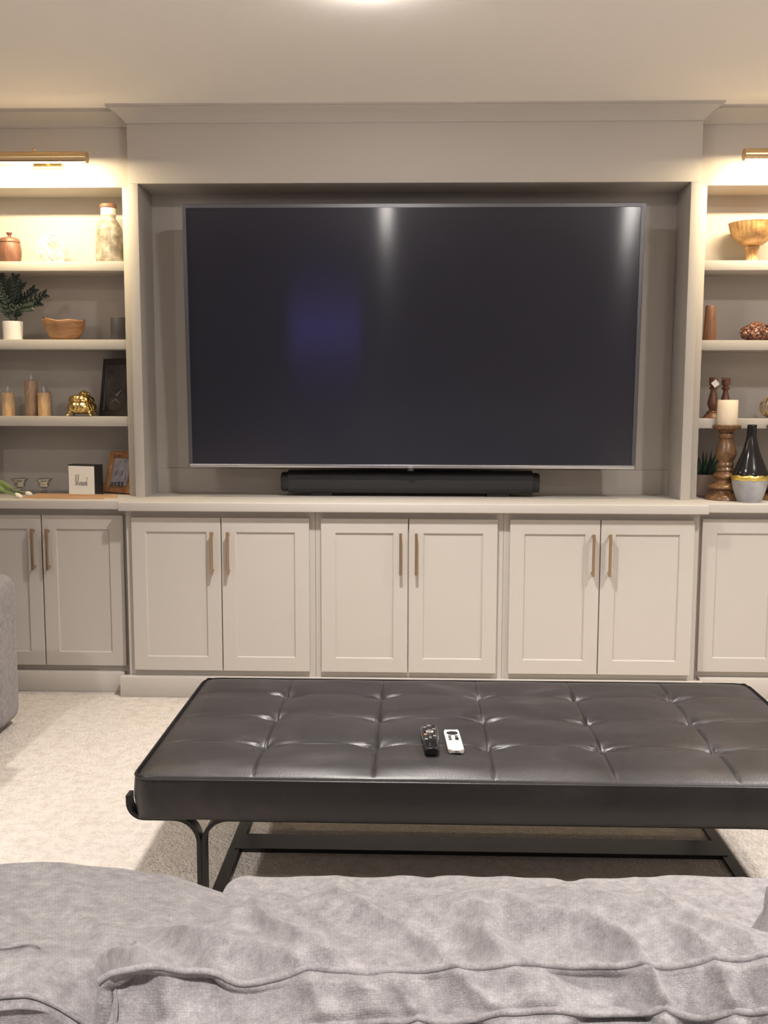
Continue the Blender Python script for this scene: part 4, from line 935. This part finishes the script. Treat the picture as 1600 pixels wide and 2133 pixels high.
sign(-1.470, .055, ZT)

def stick(a, b, w, h, label):
    a, b = Vector(a), Vector(b); d = (b-a).normalized(); s = Vector((d.y, -d.x, 0))*w/2; bm = bmesh.new(); V = []
    for p, k in ((a, 0), (a + d*.012, 1), (b, 1)):
        hh = h*(.55 if k == 0 else 1)
        V.append([bm.verts.new(p-s), bm.verts.new(p+s), bm.verts.new(p+s+Vector((0, 0, hh))), bm.verts.new(p-s+Vector((0, 0, hh)))])
    for A, B in zip(V, V[1:]):
        for k in range(4): bm.faces.new((A[k], A[(k+1) % 4], B[(k+1) % 4], B[k]))
    bm.faces.new(V[0]); bm.faces.new(V[-1])
    one('wooden_stick', bm, 'bamboo', label, 'stick', 'loose wooden sticks')
stick((-1.665, -.005, ZT), (-1.285, -.040, ZT), .016, .014, 'pale wooden stick lying against the white sign block')
stick((-1.690, -.078, ZT), (-1.325, -.100, ZT), .014, .010, 'pale wooden stick nearest the front edge of the left worktop')

def flower(k, base, tipv, label):
    t = thing('artificial_tulip', label, 'flower', base, 'artificial tulips lying on the worktop')
    b, e = Vector(base), Vector(tipv); P = smooth_path([b, b.lerp(e, .35)+Vector((0, .004, .022)), b.lerp(e, .7)+Vector((0, -.004, .017)), e], 6)
    obj('stem', tube(P, .0032, n=7), 'leaf_light', t)
    for q in range(3):
        dr = Vector((-.13-.03*q, .030*(q-1)+.01*k, .018+.014*q)); obj('leaf', leaf_mesh(P[5+q*4], P[5+q*4]+dr, .030, (0, 0, .026), .0008), 'leaf_light', t, sharp=2)
    d = (P[-1]-P[-3]).normalized(); bm = lathe(smooth_prof([(0, -.004), (.008, 0), (.0105, .012), (.008, .024), (0, .032)], 3), 0, 0, 0, 14)
    bmesh.ops.rotate(bm, cent=(0, 0, 0), matrix=Vector((0, 0, 1)).rotation_difference(d).to_matrix(), verts=bm.verts)
    bmesh.ops.translate(bm, vec=P[-1], verts=bm.verts); obj('bloom', bm, 'petal', t)
flower(0, (-1.97, .02, ZT+.006), (-1.715, -.075, ZT+.012), 'artificial tulip with white bloom at the front of the left worktop')
flower(1, (-1.95, .06, ZT+.006), (-1.735, -.035, ZT+.012), 'middle artificial tulip stem on the left worktop')
flower(2, (-1.96, .10, ZT+.006), (-1.715, .035, ZT+.012), 'rearmost artificial tulip stem before the candle holders')

# ------------------------------------------------------------------ ornaments: right bookcase
def footed_bowl(x, y, z):
    t = thing('footed_bowl', 'antiqued gilt footed bowl with fluted rim on the top right shelf', 'bowl', (x, y, z))
    def flute(a, zz): return 1 + (.022*math.cos(30*a) if zz > .125 else .008*math.cos(30*a) if zz > .10 else 0)
    obj('bowl', lathe(smooth_prof([(0, .074), (.030, .074), (.050, .082), (.078, .108), (.092, .135), (.100, .168), (.102, .172), (.096, .170), (.085, .135), (.06, .10), (0, .088)], 3), x, y, z, 120, fn=flute), 'gilt', t, sharp=1.2)
    def fl(a, zz): return 1 + .06*math.cos(14*a)
    obj('foot', lathe(smooth_prof([(0, 0), (.033, 0), (.034, .004), (.027, .014), (.022, .035), (.026, .055), (.029, .064), (.026, .075), (0, .076)], 3), x, y, z, 84, fn=fl), 'gilt', t, sharp=1.2)
footed_bowl(1.489, .17, S1)
one('tapered_cup', lathe([(0, 0), (.0295, 0), (.030, .003), (.0215, .151), (.0205, .153), (.0185, .150), (.024, .02), (0, .016)], 1.311, .14, S2, 32), 'wood_cup', 'tall tapered brown wooden cup on the right shelf', 'cup')
def geode(x, y, z):
    bm = bmesh.new(); bmesh.ops.create_icosphere(bm, subdivisions=5, radius=1)
    for v in bm.verts:
        n = v.co.normalized(); k = 1 + .16*noise.noise(n*2.1+Vector((3, 1, 0))) + .09*noise.noise(n*6) + .04*noise.noise(n*14)
        p = Vector((n.x*.082*k, n.y*.048*k, n.z*.038*k)); p.z += .010*math.sin(p.x*32+2.4)*(1 if n.z > 0 else 0)
        v.co = Vector((x, y, z+.036)) + Vector((p.x, p.y, max(p.z, -.036)))
    one('geode_stone', bm, 'geode', 'glittering brown geode stone lying on the right shelf', 'stone', sharp=2)
geode(1.530, .15, S2)
CS = smooth_prof([(0, 0), (.040, 0), (.041, .005), (.034, .013), (.027, .022), (.025, .029), (.018, .034), (.015, .038), (.020, .050), (.0235, .062), (.022, .075), (.015, .100), (.011, .118), (.012, .124), (.018, .129), (.018, .133), (.012, .139), (.012, .143), (.018, .150), (.019, .176), (.0175, .178), (.010, .176), (0, .170)], 3)
def candlestick(x, y, label):
    t = thing('candlestick', label, 'candlestick', (x, y, S3), 'turned wooden candlesticks')
    obj('turned_stem', lathe(CS, x, y, S3, 28), 'wood_walnut', t, sharp=1.0); return t
c1 = candlestick(1.339, .15, 'turned brown candlestick with a white paper tag')
c2 = candlestick(1.408, .20, 'turned brown candlestick behind the one with the tag')
bm = box(-.0135, .0135, -.0006, .0006, -.0135, .0135, .0004, 1); bmesh.ops.rotate(bm, cent=(0, 0, 0), matrix=Matrix.Rotation(math.radians(52), 3, 'Y'), verts=bm.verts)
bmesh.ops.translate(bm, vec=(1.340, .126, S3+.152), verts=bm.verts); tg = obj('price_tag', bm, 'tag', c1)
obj('twine', tube(smooth_path([(1.340, .127, S3+.166), (1.345, .130, S3+.176), (1.375, .16, S3+.171), (1.40, .181, S3+.176)], 5), .0010, n=5), 'twine', c1)
def wire_orb(x, y, z):
    t = thing('wire_lantern', 'round gold wire ornament with finial on the right shelf', 'ornament', (x, y, z))
    r = .046; bm = bmesh.new(); c = Vector((x, y, z+r+.003))
    for k in range(7):
        a0 = math.pi*k/7; u = Vector((math.cos(a0), math.sin(a0), 0))
        tube([c + u*r*math.cos(a) + Vector((0, 0, r*math.sin(a))) for a in [2*math.pi*i/40 for i in range(40)]], .0022, bm, True, 6)
    for zz in (-.020, .020):
        rr = math.sqrt(r*r-zz*zz); tube([c + Vector((rr*math.cos(a), rr*math.sin(a), zz)) for a in [2*math.pi*i/40 for i in range(40)]], .0018, bm, True, 6)
    obj('wire_cage', bm, 'brass', t, sharp=2)
    obj('finial', lathe(smooth_prof([(0, 0), (.010, .001), (.014, .006), (.010, .012), (.006, .016), (.009, .020), (0, .026)], 3), x, y, z+2*r-.001, 20), 'bright_brass', t)
wire_orb(1.598, .16, S3)

def succulent(x, y, z):
    t = thing('potted_succulent', 'spiky dark succulent in a blush pot behind the candle pillar', 'plant', (x, y, z))
    obj('pot', lathe([(0, 0), (.042, 0), (.046, .004), (.050, .090), (.050, .098), (.046, .098), (.045, .084), (0, .084)], x, y, z, 36), 'pink_pot', t)
    obj('soil', lathe([(0, .080), (.0445, .080), (.0445, .086), (0, .090)], x, y, z, 24), 'soil', t)
    rnd = random.Random(5)
    for ring, (n, ln, rise, w) in enumerate(((9, .050, .020, .020), (9, .062, .050, .018), (8, .065, .085, .015), (6, .05, .115, .012))):
        for k in range(n):
            a = 2*math.pi*(k+.5*ring)/n + rnd.uniform(-.15, .15); d = Vector((math.cos(a), math.sin(a), 0))
            obj('leaf', leaf_mesh(Vector((x, y, z+.086)) + d*.008, Vector((x, y, z+.088+rise)) + d*ln, w, tuple(d*.010 + Vector((0, 0, -.004))), .0025, 5), 'leaf', t, sharp=2)
succulent(1.326, .205, ZT)
PIL = [(0, 0), (.080, 0), (.082, .006), (.078, .016), (.066, .026), (.060, .036), (.058, .042), (.072, .050), (.074, .056), (.064, .066), (.050, .074), (.044, .082), (.048, .092), (.054, .098), (.052, .108), (.040, .116), (.034, .122), (.038, .128), (.036, .134), (.032, .142), (.037, .148), (.036, .156), (.032, .166), (.041, .182), (.045, .200), (.042, .220), (.033, .245), (.029, .262), (.030, .266), (.034, .269), (.033, .288), (.029, .290), (.034, .296), (.045, .303), (.058, .309), (.060, .318), (.060, .324), (.052, .326), (0, .326)]
def pillar(x, y, z, lab, lab2):
    t = thing('candle_pillar', lab, 'candle holder', (x, y, z), 'turned gilded wood candle pillars')
    obj('turned_column', lathe(smooth_prof(PIL, 2), x, y, z, 40), 'wood_gilt', t, sharp=.9)
    c = thing('wax_candle', lab2, 'candle', (x, y, z+.326), 'ivory wax candles')
    obj('wax', lathe([(0, 0), (.0425, 0), (.0433, .002), (.0433, .104), (.0415, .107), (.036, .106), (.012, .100), (0, .099)], x, y, z+.326, 40), 'wax', c)
    obj('wick', tube([(x, y, z+.424), (x+.001, y, z+.431), (x+.002, y, z+.436)], .0012, n=6), 'wick', c)
pillar(1.374, .045, ZT, 'tall turned gilded wood pillar left of the black vase', 'ivory pillar candle on the holder left of the vase')
pillar(1.610, .050, ZT, 'tall turned gilded wood pillar right of the black vase', 'ivory pillar candle at the right picture edge')
def vase(x, y, z):
    t = thing('bottle_vase', 'bottle vase, glossy black over grey concrete with gold band', 'vase', (x, y, z))
    full = [(0, 0), (.044, 0), (.050, .004), (.060, .030), (.069, .062), (.0742, .090), (.0748, .100)]
    obj('concrete_base', lathe(smooth_prof(full, 3) + [(0, .1005)], x, y, z, 48), 'concrete', t, sharp=.9)
    bm = lathe(smooth_prof([(.0742, .0995), (.0748, .109), (.071, .130), (.056, .165), (.040, .205), (.028, .245), (.021, .280), (.0195, .318), (.0205, .326), (.0165, .326), (.0155, .28), (.015, .27)], 4), x, y, z, 48)
    obj('glazed_neck', bm, 'vase_black', t, sharp=.9)
    def jag(a, zz): return 1
    bm = lathe([(.0735, .094), (.0762, .095), (.0770, .104), (.0762, .114), (.0730, .116)], x, y, z, 64)
    for v in bm.verts:
        a = math.atan2(v.co.y-y, v.co.x-x); v.co.z += (.0016*math.sin(9*a)+.001*math.sin(17*a+1)) * (1 if v.co.z-z > .104 or v.co.z-z < .102 else 1)
    obj('gold_band', bm, 'gold_leaf', t, sharp=1.2)
vase(1.450, -.055, ZT)
